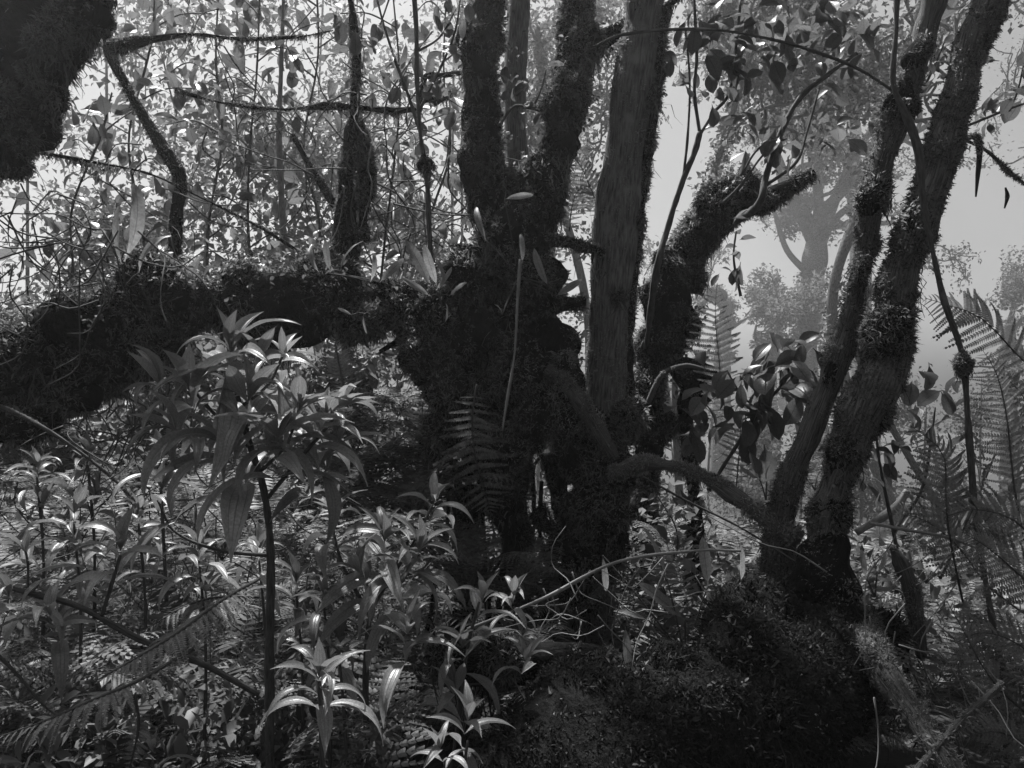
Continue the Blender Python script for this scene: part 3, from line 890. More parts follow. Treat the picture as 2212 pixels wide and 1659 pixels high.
# --- broken stubs and branches that lean on or between the trees
def stick(name, label, path, widths, d, seed, moss=1500, cat='branch', mat=M_BARK, mmat=M_MOSSLIGHT, patch=.3, lmax=.03, bump=.1, hang=0, group=None, top=0., wid=.0034, hl=(.03, .12)):
    base = px_path(path, d)[0]
    th = thing(name, label, cat, base, group)
    mossy_limb(th, path, widths, d, 'stem', moss, seed, .006, lmax, wid, bump, 9, max(16, 8 * len(path)), 8, patch, .3, top, hang, hl, mat=mat, mmat=mmat)
    return th
stick('fallen_branch', 'bowed pale-topped branch bridging from the straight trunk to the leaning pair', [(1325, 1020, 4.2), (1400, 1000, 4.0), (1500, 1022, 3.8), (1600, 1085, 3.6), (1720, 1172, 3.4)], [40, 34, 30, 34, 40], 3.8, 50, 15000, top=.8, hang=260, lmax=.045, bump=.2, patch=.45)
stick('broken_stub', 'short broken mossy-topped stub standing in ferns right of the leaning pair', [(1990, 1420, 3.3), (1970, 1290, 3.3), (1945, 1215, 3.3), (1925, 1180, 3.3)], [26, 30, 34, 12], 3.3, 51, 9000, hang=200, patch=.3, bump=.22)
stick('fallen_branch', 'slim dark branch crossing the leaning root at the bottom right', [(1960, 1690, 2.35), (2060, 1575, 2.4), (2165, 1475, 2.5)], [20, 18, 16], 2.9, 52, 300)
stick('fallen_branch', 'pale bare branch lying in foliage right of the leaning pair', [(1850, 1150, 4.2), (1930, 1100, 4.2), (1960, 1060, 4.2)], [16, 18, 14], 4.2, 53, 0, mat=M_PALESTEM)
stick('fallen_branch', 'arched thin branch curving over moss right of the straight trunk', [(1400, 870, 4.6), (1430, 810, 4.6), (1480, 790, 4.6), (1530, 800, 4.6)], [12, 12, 12, 10], 4.6, 54, 500, top=.7)

# --- left thin trunks
stick('slender_tree', 'slender crooked trunk slanting down right beside the corner trunk', [(375, 620), (380, 470), (388, 385), (345, 310), (290, 215), (240, 120), (225, 60), (150, -200)], [40, 30, 28, 22, 22, 26, 20, 12], 5.2, 60, 3500, 'tree', M_MOSSBARK, M_MOSS, .35, .05, .12, 150, wid=.005)
stick('slender_tree', 'straight pale slender stem standing among left foliage', [(618, 600), (612, 500), (607, 400), (602, 290), (606, 180), (612, 0), (620, -300)], [17, 15, 14, 13, 10, 8, 6], 6.0, 61, 0, 'tree', M_PALESTEM)
stick('mossy_branch', 'moss-tufted stick slanting down right of the pale slender stem', [(632, 292), (670, 360), (700, 410), (735, 460)], [10, 16, 22, 16], 5.6, 62, 1500, 'branch', M_MOSSBARK, M_MOSS, 0, .05, .2, 80, wid=.005)
stick('slender_tree', 'thick-furred mossy pole hanging with beards left of the centre', [(748, 640), (746, 520), (745, 420), (752, 330), (765, 240), (772, 130), (762, 40), (745, -120)], [44, 46, 36, 30, 34, 18, 14, 10], 5.0, 63, 7000, 'tree', M_MOSSBARK, M_MOSS, 0, .06, .25, 700, wid=.005, hl=(.05, .25))
stick('mossy_branch', 'shorter mossy pole right beside the furred pole', [(778, 520), (788, 430), (792, 370), (782, 300), (770, 250)], [40, 34, 26, 22, 16], 5.1, 64, 4000, 'branch', M_MOSSBARK, M_MOSS, 0, .06, .25, 300, wid=.005)
stick('mossy_branch', 'long mossy twig running level across the upper left foliage', [(380, 195), (480, 222), (600, 236), (720, 230), (860, 238), (920, 225), (975, 200)], [8, 8, 10, 14, 14, 16, 12], 4.9, 65, 2600, 'branch', M_MOSSBARK, M_MOSS, .2, .04, .3, 350, wid=.0045)
stick('mossy_branch', 'upper mossy twig arching out of the corner trunk', [(240, 100), (330, 85), (420, 75), (520, 84), (640, 80), (720, 66)], [30, 14, 10, 8, 7, 5], 4.6, 66, 1500, 'branch', M_MOSSBARK, M_MOSS, .2, .035, .3, 350, wid=.004, hl=(.04, .2))
stick('mossy_branch', 'thin moss-beaded twig sagging from the corner trunk', [(90, 330), (200, 350), (320, 375), (430, 425), (560, 490), (640, 540)], [8, 7, 7, 6, 6, 5], 4.3, 67, 1200, 'branch', M_MOSSBARK, M_MOSS, 0, .03, .3, 200, wid=.004)
stick('mossy_branch', 'short mossy branch crooked above the slim knotted vine', [(905, 240), (915, 170), (960, 162), (1010, 158)], [12, 12, 12, 8], 4.9, 68, 900, 'branch', M_MOSSBARK, M_MOSS, 0, .04, .3, 120, wid=.0045)

# ================================================================== VINES
def vine(label, path, w, d, seed, knots=(), moss=300, mat=M_TWIG, name='hanging_vine'):
    th = thing(name, label, 'vine', px_path(path, d)[0])
    mossy_limb(th, path, w, d, 'stem', moss, seed, .005, .018, .003, .12, 12, 8 * len(path), 7, .3, mat=mat)
    for i, (x, y, dd, s) in enumerate(knots):
        mossy_limb(th, [(x - s * .1, y - s, dd), (x, y, dd), (x + s * .1, y + s, dd)], [s * .3, s * 1.1, s * .3], dd, 'moss_knot', 1600, seed + 10 + i, .01, .04, .004, .3, 12, 12, 10, hang=120)
    return th
vine('long woody vine looping past the leaning pair down to the bottom right ferns', [(1940, -120), (1936, 60), (1930, 180), (1966, 270), (1986, 340), (1994, 430), (2012, 530), (2040, 650), (2078, 765), (2090, 900), (2108, 1120), (2140, 1320), (2168, 1480), (2180, 1700)],
     [14, 12, 13, 16, 18, 14, 12, 12, 13, 14, 14, 13, 14, 16], 3.0, 110, [(2080, 785, 3.0, 26), (2160, 1490, 3.0, 40)])
vine('slim upright vine with one mossy knot left of the central tree', [(890, -60), (899, 60), (901, 180), (908, 290), (922, 390), (926, 470), (930, 560)], [9, 10, 10, 11, 12, 12, 14], 4.2, 111, [(918, 352, 4.2, 24)])
th = vine('thin thorny stem arching across the top from the straight trunk to the leaning pair', [(1285, 100), (1340, 76), (1440, 64), (1560, 66), (1680, 88), (1780, 118), (1860, 152), (1935, 200)], [7, 7, 6, 6, 6, 6, 7, 8], 3.3, 112, (), 0)
tb = MB()
ptsv = catmull(px_path([(1285, 100), (1340, 76), (1440, 64), (1560, 66), (1680, 88), (1780, 118), (1860, 152), (1935, 200)], 3.3), 60)
for p in ptsv[::1]:
    dv = unit(r.normal(size=3)); tube(tb, [p, p + dv * .018], [.003, .0005], 2, 4)
tb.build('thorn', M_TWIG, th, 'stuff')
vine('pale thin stalk rising in front of the central tree to one leaf', [(1085, 930), (1098, 850), (1112, 760), (1118, 650), (1124, 560)], [5, 6, 6, 6, 5], 3.6, 113, (), 0, M_PALESTEM, 'leaf_stalk')
vine('straight dark twig crossing low in front of the root mass', [(1010, 1360), (1180, 1290), (1330, 1215), (1500, 1190), (1600, 1190)], [7, 7, 7, 6, 5], 2.9, 114, (), 0, M_PALESTEM, 'bent_twig')
vine('thin stick leaning from the root mass up to the bowed branch', [(1720, 1215), (1600, 1140), (1480, 1080), (1390, 1030)], [5, 5, 5, 4], 3.2, 115, (), 0, M_TWIG, 'bent_twig')
vine('thin twig hanging by the right ferns from the bowed twig', [(1880, 1130), (1960, 1145), (2060, 1165), (2150, 1205), (2230, 1260)], [7, 7, 6, 6, 6], 3.1, 116, (), 0, M_PALESTEM, 'bent_twig')
vine('dark mossy stem drooping over the left edge behind the long-leaved shrub', [(-20, 870), (60, 905), (150, 960), (240, 1030), (320, 1110)], [12, 10, 8, 7, 5], 3.2, 117, (), 700, M_TWIG, 'bent_twig')

# ================================================================== LONG-LEAVED SHRUBS
def shrub(label, stems, tips, d, seed, name='long_leaved_shrub', group=None):
    """stems: list of (path, w0, w1); tips: list of (x, y, depth, axis, whorls, leaf length in picture units)"""
    rr = np.random.default_rng(seed)
    th = thing(name, label, 'shrub', px_path(stems[0][0], d)[0], group)
    for path, w0, w1 in stems:
        mb = MB(); tube(mb, px_path(path, d), [S(w0, d) / 2, S(w1, d) / 2], 6 * len(path), 7, .08, 20)
        mb.build('stem', M_TWIG, th)
    for (x, y, dd, ax, nw, ln) in tips:
        rosette(th, P(x, y, dd), np.array(ax, float), nw, S(ln * 1.45, dd), rr)
    return th

shrub('tall long-leaved shrub with many arching glossy leaf whorls left of the centre',
      [([(585, 1760), (582, 1440), (585, 1200), (570, 1060), (540, 960), (512, 850), (498, 740)], 22, 9),
       ([(545, 970), (500, 930), (450, 880), (410, 830)], 10, 6), ([(575, 1080), (640, 1000), (700, 930), (730, 890)], 10, 6),
       ([(520, 880), (580, 830), (610, 770)], 8, 5), ([(585, 1200), (480, 1190), (380, 1150), (340, 1080)], 9, 5), ([(560, 1020), (620, 960), (640, 890)], 8, 5)],
      [(498, 760, 2.6, (.05, 0, 1), 4, 170), (408, 845, 2.55, (-.4, -.1, 1), 3, 160), (535, 870, 2.5, (.1, -.4, 1), 3, 170), (610, 775, 2.75, (.4, .3, 1), 3, 120), (705, 905, 2.6, (.5, 0, 1), 4, 130),
       (640, 895, 2.5, (.3, -.3, 1), 4, 150), (735, 960, 2.6, (.6, 0, .8), 3, 120), (600, 950, 2.45, (.2, -.5, 1), 3, 170), (480, 960, 2.5, (-.4, -.3, .9), 3, 170), (350, 1060, 2.6, (-.4, 0, 1), 3, 120), (690, 1010, 2.7, (.4, 0, 1), 3, 110), (345, 835, 2.5, (-.9, -.1, .6), 3, 140), (380, 930, 2.45, (-.7, -.3, .7), 3, 150), (740, 880, 2.65, (.8, .1, .6), 3, 110), (560, 780, 2.6, (.3, -.3, 1), 3, 130)], 2.6, 301)
shrub('lower long-leaved shrub with drooping whorls right of the tall shrub',
      [([(800, 1700), (790, 1500), (800, 1330), (850, 1240), (870, 1180)], 14, 7), ([(800, 1330), (740, 1220), (715, 1120)], 9, 5), ([(850, 1240), (900, 1160), (935, 1090)], 8, 5), ([(850, 1250), (910, 1230), (935, 1200)], 7, 5)],
      [(720, 1120, 2.7, (-.1, 0, 1), 4, 110), (830, 1170, 2.65, (0, -.2, 1), 4, 125), (938, 1085, 2.75, (.2, 0, 1), 4, 95), (905, 1190, 2.6, (.3, -.2, 1), 4, 130), (780, 1240, 2.6, (-.3, -.4, .9), 3, 120), (870, 1260, 2.6, (.2, -.4, .9), 3, 130)], 2.7, 302)
shrub('long-leaved shoot with pale upright tip over the dark log',
      [([(960, 1760), (990, 1560), (1010, 1400), (1035, 1300)], 12, 6), ([(1000, 1480), (1070, 1470), (1130, 1430)], 7, 5)],
      [(1040, 1300, 2.5, (.2, 0, 1), 3, 105), (1000, 1400, 2.45, (0, -.4, .9), 3, 120), (1135, 1430, 2.5, (.35, 0, 1), 3, 90), (980, 1500, 2.4, (-.2, -.3, .9), 2, 120)], 2.5, 303)
shrub('broad glossy long-leaved rosette low in the foreground',
      [([(700, 1760), (695, 1600), (690, 1470)], 14, 8)], [(690, 1465, 1.95, (.05, -.25, 1), 6, 128)], 1.95, 304)
shrub('pair of small long-leaved shoots at the bottom edge left of the black log',
      [([(985, 1800), (960, 1640)], 10, 6), ([(985, 1800), (1010, 1600)], 10, 6)], [(950, 1620, 1.9, (-.2, -.2, 1), 3, 95), (1010, 1560, 2.0, (.25, -.2, 1), 3, 100)], 1.95, 305)
shrub('long-leaved branch with hanging shaded leaves at the left edge',
      [([(-40, 1250), (60, 1280), (170, 1310), (300, 1380), (430, 1430), (560, 1500)], 12, 14), ([(220, 1330), (245, 1250), (260, 1200)], 9, 6), ([(60, 1280), (60, 1220), (55, 1190)], 6, 4)],
      [(260, 1190, 2.0, (.1, -.1, 1), 4, 120), (55, 1195, 2.0, (-.1, 0, 1), 3, 95), (20, 1290, 1.9, (-.3, -.4, .6), 3, 120), (110, 1330, 1.9, (0, -.4, .8), 3, 120)], 1.95, 306)
for k, (x, y, d, ln, lab) in enumerate([(160, 1110, 2.9, 90, 'long-leaved shoot above the left-edge branch'), (430, 1190, 2.7, 95, 'long-leaved shoot close left of the tall shrub stem'), (640, 1260, 2.8, 90, 'long-leaved shoot close right of the tall shrub stem'), (190, 985, 3.6, 70, 'small long-leaved shoot below the left bough tip'), (80, 1010, 3.3, 80, 'small long-leaved shoot at the left edge under the bough'),
                                   (300, 1110, 3.2, 80, 'long-leaved shoot beside the thin drooping stem'), (700, 1290, 2.6, 90, 'long-leaved shoot under the lower shrub at its left'), (1110, 1290, 2.9, 70, 'small long-leaved shoot left of the crossing twig'), (560, 1190, 3.0, 80, 'long-leaved shoot directly behind the tall shrub stem')]):
    shrub(lab, [([(x + 12, y + 420), (x + 14, y + 200), (x, y + 20)], 8, 5)], [(x, y, d, (.1, -.1, 1), 4, ln), (x + 14, y + 90, d, (.2, -.4, .9), 3, ln)], d, 320 + k)
shrub('tiny long-leaved seedling at the bottom edge under the ferns', [([(340, 1780), (330, 1640)], 6, 4)], [(330, 1625, 1.8, (0, -.1, 1), 2, 75)], 1.8, 307)
shrub('small long-leaved shoot behind the tall shrub at its left', [([(360, 1300), (350, 1100), (345, 1000)], 8, 5)], [(348, 985, 2.9, (-.1, 0, 1), 2, 90)], 2.9, 308)
shrub('shaded long-leaved shoot under the lower shrub', [([(760, 1800), (740, 1500), (730, 1400)], 8, 5)], [(880, 1370, 2.4, (.1, -.3, 1), 3, 120), (735, 1390, 2.6, (0, 0, 1), 3, 90)], 2.5, 309)

# ================================================================== STRAP-LEAVED PLANTS
def strap_clump(label, base, leaves, d, seed, name='strap_fern', group=None):
    """leaves: (x0,y0,x1,y1[,d0,d1]) base and tip in picture units"""
    rr = np.random.default_rng(seed)
    th = thing(name, label, 'strap fern', P(*base), group)
    mb = MB()
    for L in leaves:
        d0 = L[4] if len(L) > 4 else d; d1 = L[5] if len(L) > 5 else d
        a, b = P(L[0], L[1], d0), P(L[2], L[3], d1)
        tube(mb, [P(*base), a * .6 + P(*base) * .4 + UP * .01, a], [.004, .003], 6, 5)
        v = b - a; ln = np.linalg.norm(v)
        toward = np.array([0, -1., .25])
        link_copy('leaf', STRAP[rr.integers(len(STRAP))], mat4(a, basis(v, up=toward, roll=rr.normal() * .5), ln * 1.05), th)
    mb.build('stalk', M_TWIG, th)
    return th
strap_clump('pale strap-shaped leaves hanging before the root mass', (1480, 1420, 3.0),
            [(1302, 1200, 1312, 1285), (1480, 1340, 1385, 1260), (1530, 1265, 1518, 1165), (1575, 1350, 1510, 1285), (1600, 1260, 1603, 1180), (1400, 1340, 1325, 1310), (1440, 1250, 1400, 1140), (1350, 1350, 1360, 1460)], 3.0, 401)
strap_clump('single curled pale strap leaf low on the black log', (1600, 1400, 2.75), [(1600, 1360, 1490, 1395)], 2.75, 402)
strap_clump('clump of broad strap leaves on the bough left of the central tree', (950, 640, 4.0),
            [(930, 620, 880, 520), (945, 620, 915, 530), (960, 620, 950, 540), (940, 630, 985, 570), (930, 640, 870, 600), (970, 640, 1010, 600), (960, 700, 975, 650)], 4.0, 403)
strap_clump('upright strap leaves in front of the central trunk', (1120, 600, 4.0),
            [(1050, 520, 1015, 430), (1128, 570, 1128, 500, 3.6, 3.6), (1200, 640, 1255, 605), (1090, 430, 1150, 420), (1085, 680, 1075, 650), (1185, 620, 1150, 540)], 3.85, 404)
strap_clump('large shaded blade-like leaf with pale rim rising from the left bough', (270, 620, 3.75), [(268, 565, 318, 395), (300, 590, 330, 480), (262, 570, 250, 450)], 3.7, 405)
strap_clump('tall pale strap leaves on the bough left of the furred pole', (700, 590, 4.25), [(690, 590, 650, 520), (715, 590, 700, 520), (735, 585, 770, 510), (800, 610, 815, 545), (820, 610, 870, 560), (640, 590, 600, 540)], 4.2, 406)
strap_clump('long pale leaves with drooping tips over the furred pole', (800, 680, 4.2), [(760, 680, 730, 665), (785, 680, 790, 720)], 3.95, 407)
strap_clump('round pale leaf standing on the bowed branch', (1655, 1080, 3.5), [(1656, 1040, 1658, 1000), (1640, 1035, 1600, 1010)], 3.5, 408)
strap_clump('small pale strap leaves beside the broken stub', (1890, 1290, 3.3), [(1870, 1250, 1862, 1190), (1895, 1240, 1920, 1190), (1880, 1275, 1930, 1270)], 3.3, 409)

# ================================================================== OVAL-LEAVED SAPLINGS (leaves are objects)
def oval_leaves(th, p, axis, n, size, rr, spread=1.0, droop=.5, rad=.03):
    for k in range(n):
        dv = unit(np.array(axis) * .5 + rr.normal(size=3) * spread - UP * droop)
        q = p + rr.normal(size=3) * rad
        link_copy('leaf', OVAL[rr.integers(4)], mat4(q, basis(dv, roll=rr.normal() * .6), size * rr.uniform(.7, 1.2)), th)

def sapling(label, stems, clusters, d, seed, cat='sapling', name='broadleaf_sapling', group=None, along=0, asize=50, mat=M_TWIG):
    rr = np.random.default_rng(seed)
    th = thing(name, label, cat, px_path(stems[0][0], d)[0], group)
    for path, w0, w1 in stems:
        ds = path[0][2] if len(path[0]) > 2 else d
        mb = MB(); c = px_path(path, d); tube(mb, c, [S(w0, ds) / 2, S(w1, ds) / 2], 6 * len(path), 6, .1, 15)
        mb.build('stem', mat, th)
        if along:
            pp = catmull(c, 40)
            for i in rr.integers(8, 40, along):
                oval_leaves(th, pp[i], (0, 0, 0), 1, S(asize, d), rr, rad=.02)
    for (x, y, dd, n, ln) in clusters:
        oval_leaves(th, P(x, y, dd), (0, 0, -.2), n, S(ln, dd), rr, rad=S(ln, dd) * .4)
    return th

sapling('leaning sapling with dark oval leaf clusters against the pale sky',
        [([(1590, 480, 5.2), (1640, 440), (1655, 380), (1690, 280), (1730, 210), (1790, 160), (1850, 115)], 16, 8), ([(1655, 400), (1720, 350), (1745, 280), (1770, 190)], 9, 5), ([(1560, 440), (1600, 400), (1640, 345), (1680, 300)], 7, 4), ([(1600, 380), (1640, 320), (1700, 300)], 5, 4)],
        [(1640, 235, 4.6, 6, 50), (1690, 290, 4.6, 9, 58), (1620, 290, 4.6, 4, 56), (1775, 200, 4.7, 6, 55), (1790, 280, 4.7, 6, 55), (1840, 265, 4.7, 7, 55), (1830, 190, 4.7, 5, 60), (1750, 50, 4.7, 8, 60), (1860, 120, 4.7, 8, 60), (1800, 110, 4.7, 8, 60), (1680, 320, 4.6, 6, 50)], 4.6, 501)
sapling('forked slim sapling with drooping dark leaves beside the straight trunk',
        [([(1395, 760, 5.1), (1415, 600), (1440, 500), (1475, 390), (1500, 330), (1512, 285)], 14, 10), ([(1512, 290), (1500, 200), (1505, 120), (1500, 0), (1500, -150)], 8, 5), ([(1512, 290), (1545, 240), (1575, 200), (1590, 100), (1600, 0)], 8, 5), ([(1475, 390), (1485, 300), (1490, 180), (1480, 60)], 6, 4)],
        [(1560, 180, 4.5, 8, 60), (1600, 120, 4.5, 9, 65), (1540, 90, 4.5, 9, 65), (1620, 60, 4.5, 9, 65), (1500, 60, 4.5, 7, 60), (1490, 190, 4.5, 5, 50), (1640, 110, 4.5, 8, 60), (1560, 20, 4.5, 9, 65), (1690, 20, 4.6, 8, 65), (1640, 0, 4.5, 8, 60), (1720, 80, 4.6, 8, 60), (1760, 20, 4.6, 8, 60), (1590, 240, 4.5, 6, 50), (1480, 120, 4.5, 6, 50), (1830, 30, 4.6, 8, 55), (1660, 160, 4.5, 7, 55)], 4.5, 502)
sapling('leafy shoots of dark oval leaves at the top left of the central tree',
        [([(905, 280), (880, 200), (850, 120), (820, 20), (800, -80)], 8, 4), ([(905, 240), (950, 150), (985, 60), (1000, -60)], 7, 4), ([(905, 110), (950, 80), (985, 20)], 6, 3)],
        [(820, 50, 4.3, 4, 58), (860, 95, 4.3, 4, 58), (870, 130, 4.3, 4, 50), (935, 90, 4.3, 5, 55), (940, 150, 4.3, 5, 55), (990, 20, 4.3, 5, 50), (900, 220, 4.4, 4, 50), (830, 160, 4.4, 4, 50), (950, 40, 4.3, 4, 50), (790, 100, 4.4, 4, 50), (960, 230, 4.4, 4, 46)], 4.3, 503)
sapling('leafy twig spray between the stems of the central tree',
        [([(1080, 270), (1110, 230), (1150, 235), (1190, 250)], 7, 4), ([(1150, 235), (1170, 190), (1180, 150)], 5, 3)],
        [(1110, 190, 4.5, 5, 42), (1150, 170, 4.5, 5, 42), (1180, 190, 4.5, 5, 46), (1080, 190, 4.5, 4, 46), (1130, 220, 4.5, 4, 36), (1200, 240, 4.5, 5, 40), (1215, 270, 4.5, 4, 36), (1170, 270, 4.5, 4, 40)], 4.5, 504)
sapling('leafy stem with large dark lobed-looking leaves left of the leaning pair',
        [([(1530, 1060), (1580, 980), (1640, 890), (1690, 830), (1730, 770)], 11, 5), ([(1640, 890), (1600, 850), (1570, 800)], 6, 4)],
        [(1640, 870, 3.9, 15, 80), (1590, 900, 3.9, 10, 80), (1690, 850, 3.9, 12, 80), (1730, 760, 3.9, 12, 72), (1660, 800, 3.9, 10, 75), (1600, 940, 3.9, 8, 78), (1570, 800, 3.9, 8, 65), (1530, 860, 3.9, 8, 70), (1500, 940, 3.9, 7, 70), (1700, 780, 3.9, 8, 70)], 3.9, 505)
sapling('round-leaved shrub right of the leaning pair below the arching fern',
        [([(1960, 1300), (1930, 1150), (1900, 1000), (1890, 900)], 9, 4), ([(1930, 1150), (1990, 1060), (2010, 960), (2020, 880)], 8, 4), ([(2030, 1250), (2100, 1100), (2150, 980)], 8, 4)],
        [(1900, 980, 3.7, 6, 48), (1870, 1030, 3.7, 5, 46), (1930, 1040, 3.7, 6, 46), (2010, 900, 3.6, 7, 60), (1990, 800, 3.6, 6, 60), (2050, 840, 3.6, 6, 60), (2090, 950, 3.6, 6, 60), (2120, 1050, 3.5, 7, 55), (2160, 1000, 3.5, 6, 55), (2190, 1080, 3.5, 6, 60), (1960, 960, 3.7, 5, 50), (2040, 1060, 3.6, 6, 56)], 3.7, 506)
sapling('dark leafy twig hanging at the right edge against the sky',
        [([(2080, 275), (2130, 255), (2180, 235), (2240, 215)], 7, 5), ([(2180, 240), (2200, 190), (2215, 120)], 5, 3)],
        [(2200, 160, 3.8, 6, 55), (2180, 200, 3.8, 5, 50), (2205, 220, 3.8, 6, 50), (2140, 250, 3.8, 4, 45), (2215, 120, 3.8, 5, 55)], 3.8, 507)
sapling('small pale-leaved sprig at the foot of the leaning sapling', [([(1600, 640), (1585, 560), (1590, 500)], 6, 4)], [(1590, 510, 4.6, 5, 46), (1600, 580, 4.6, 4, 44), (1560, 590, 4.6, 3, 44)], 4.6, 508)
sapling('dark leafy sprig on the far side of the leaning pair', [([(1990, 200), (2020, 140), (2040, 90)], 6, 4)], [(2040, 80, 3.9, 5, 44), (2030, 110, 3.9, 5, 40), (1990, 160, 3.9, 4, 40), (2060, 20, 3.9, 5, 40)], 3.9, 509)

# left wall of backlit saplings
LW = [
 ('backlit sapling with overlapping leaves beside the corner trunk', [(330, 720), (310, 500), (290, 300), (330, 80), (360, -150)], 6.2),
 ('backlit sapling behind the slender crooked trunk', [(440, 720), (450, 500), (470, 300), (460, 120), (480, -120)], 6.6),
 ('backlit sapling left of the pale slender stem', [(560, 720), (540, 520), (560, 330), (540, 150), (560, -100)], 5.9),
 ('backlit sapling between the pale stem and furred pole', [(680, 720), (690, 500), (660, 320), (690, 120), (680, -100)], 6.4),
 ('backlit sapling right behind the furred pole', [(840, 720), (830, 520), (850, 350), (820, 180), (840, -80)], 5.7),
 ('backlit sapling just left of the central tree stems', [(960, 700), (950, 500), (980, 330), (960, 150), (980, -100)], 6.1),
 ('low backlit sapling under the corner trunk', [(120, 760), (130, 600), (150, 450), (200, 300), (230, 200)], 5.4),
]
for i, (lab, path, d) in enumerate(LW):
    rr = np.random.default_rng(600 + i)
    path = [(p[0] + rr.normal() * 16, p[1]) for p in path]; st = [(path, 7, 3.5)]; cl = []
    c = catmull([(p[0], p[1], 0) for p in path], 40)
    for k in range(9):
        q = c[int(6 + 32 * k / 9)]
        sx = (1 if k % 2 else -1) * rr.uniform(50, 130)
        e = (q[0] + sx, q[1] - rr.uniform(-20, 70), d + rr.uniform(-.6, .6))
        st.append(([(q[0], q[1], d), (q[0] + sx * .5, q[1] - 30, (d + e[2]) / 2), e], 4, 2.5))
        cl.append((e[0], e[1], e[2], 5, 50)); cl.append((q[0] + sx * .55, q[1] - 25, (d + e[2]) / 2, 4, 50))
    sapling(lab, st, cl, d, 600 + i, group='backlit saplings on the left')

# further leaf-mass trees behind them, each with its own crown
def bg_tree(label, px, py, d, hpx, seed, leaf=.09, per=5, levels=3, group='hazy trees behind the left saplings', name='hazy_tree', spread=.9, width=.04, lean=0., mat=M_FOLFAR, L=None, kids=(3, 5), tm=DIA, off=.12, site_n=6, gnd=True, cat='tree'):
    rr = np.random.default_rng(seed)
    top = P(px, py, d)
    base = np.array([top[0] - lean, d, ground_h(top[0] - lean, d) - .1]) if gnd else P(px, hpx, d)
    th = thing(name, label, cat, base, group)
    mb = MB(); mid = (base + top) / 2 + rr.normal(size=3) * .12
    tube(mb, [base, mid, top], [width * 1.3, width, width * .7], 12, 8, .12, 4)
    mb.build('trunk', M_BARK, th)
    for k in range(3):
        f = .35 + .3 * k
        p = base + (top - base) * min(f, 1)
        a = rr.uniform(0, 6.28)
        crown_from(th, p, (math.cos(a), math.sin(a) * .6, .5), L or S(hpx, d) * .35, width * .55, levels - 1 if k < 2 else levels - 1, rr, leaf, per, mat, tm, spread=spread, kids=kids, off=off, site_n=site_n, sides=5)
    return th
WHERE = ['behind the top of the corner trunk', 'where the upper mossy twig leaves the corner trunk', 'behind the slender crooked trunk', 'above the middle of the upper mossy twig', 'behind the pale slender stem', 'above the furred pole', 'behind the slim knotted vine', 'beside the left stem of the central tree', 'low behind the tangle of curling roots', 'low between the slender crooked trunk and pale stem', 'low behind the shorter mossy pole', 'low behind the clump of broad strap leaves', 'highest above the slender crooked trunk', 'highest above the pale slender stem', 'at the top left picture corner', 'highest beside the central stems']
i = 0
for (px, py, d, s) in [(60, 300, 8.5, 700), (230, 120, 10, 800), (380, 260, 8, 650), (520, 80, 11, 800), (640, 240, 8.8, 700), (760, 90, 11, 800), (860, 300, 8.6, 650), (980, 120, 10.5, 750), (140, 480, 7.5, 500), (450, 460, 7.4, 500), (720, 480, 7.8, 450), (930, 480, 7.6, 450), (300, -40, 12.5, 900), (700, -60, 13, 900), (-60, 60, 11, 800), (1000, -80, 13, 900)]:
    bg_tree('pale backlit leafy tree in mist ' + WHERE[i], px, py, d * 2.0, s, 700 + i, .17, 6, off=.3)
    i += 1

# ================================================================== DISTANT TREES IN THE MIST (right)
def misty_tree(label, base_px, d, trunk, wpx, limbs, seed, leaf=.24, per=12, group=None, levels=3):
    rr = np.random.default_rng(seed)
    b = P(*base_px, d)
    g = np.array([b[0], d, ground_h(b[0], d) - .3])
    th = thing('misty_tree', label, 'tree', g, group)
    mb = MB(); tube(mb, [g] + px_path(trunk, d), [S(w, d) / 2 for w in wpx], 40, 12, .07, .5)
    mb.build('trunk', M_BARK, th)
    tp = catmull(px_path(trunk, d), 160); tw = np.interp(np.linspace(0, 1, 160), np.linspace(0, 1, len(wpx) - 1), [S(w, d) / 2 for w in wpx[1:]])
    k = rr.integers(0, 160, 500); k = k[Noise(seed, .8)(tp[k]) > -.2]
    a = rr.uniform(0, 6.28, len(k)); out = np.stack([np.cos(a), np.sin(a), 0 * a], -1)
    fp = tp[k] + out * (tw[k] * rr.uniform(.8, 1.6, len(k)))[:, None]
    fb = MB(); scatter_leaves(fb, np.repeat(fp, 3, 0) + rr.normal(size=(len(fp) * 3, 3)) * .12, np.repeat(out, 3, 0), leaf, DIA, rr, droop=.6)
    fb.build('epiphyte', M_FOLFAR, th, 'stuff')
    for (x, y, ex, ey, w, dd) in limbs:
        p = P(x, y, d); e = P(ex, ey, d + dd)
        v = e - p
        crown_from(th, p, v, np.linalg.norm(v), S(w, d) / 2, levels, rr, leaf, per, M_FOLFAR, DIA, 'limb', M_BARK, spread=.75, gnarl=.3, kids=(3, 4), off=.26, site_n=4, sides=6, minr=.03)
    return th
misty_tree('faint forked tree with lacy crown in the mist between the straight trunk and leaning pair', (1750, 800), 62, [(1745, 780), (1752, 640), (1760, 560), (1768, 500)], [60, 46, 44, 50, 36],
           [(1765, 520, 1690, 400, 26, 0), (1768, 500, 1760, 340, 26, .5), (1770, 480, 1840, 330, 28, -.5), (1765, 500, 1880, 420, 18, 1), (1760, 540, 1700, 480, 16, .6), (1690, 400, 1640, 240, 14, .5), (1840, 330, 1850, 180, 16, .3), (1760, 340, 1720, 200, 16, 0)], 801)
MT = [o for o in bpy.data.objects if o.get('label', '').startswith('faint forked tree')][0]
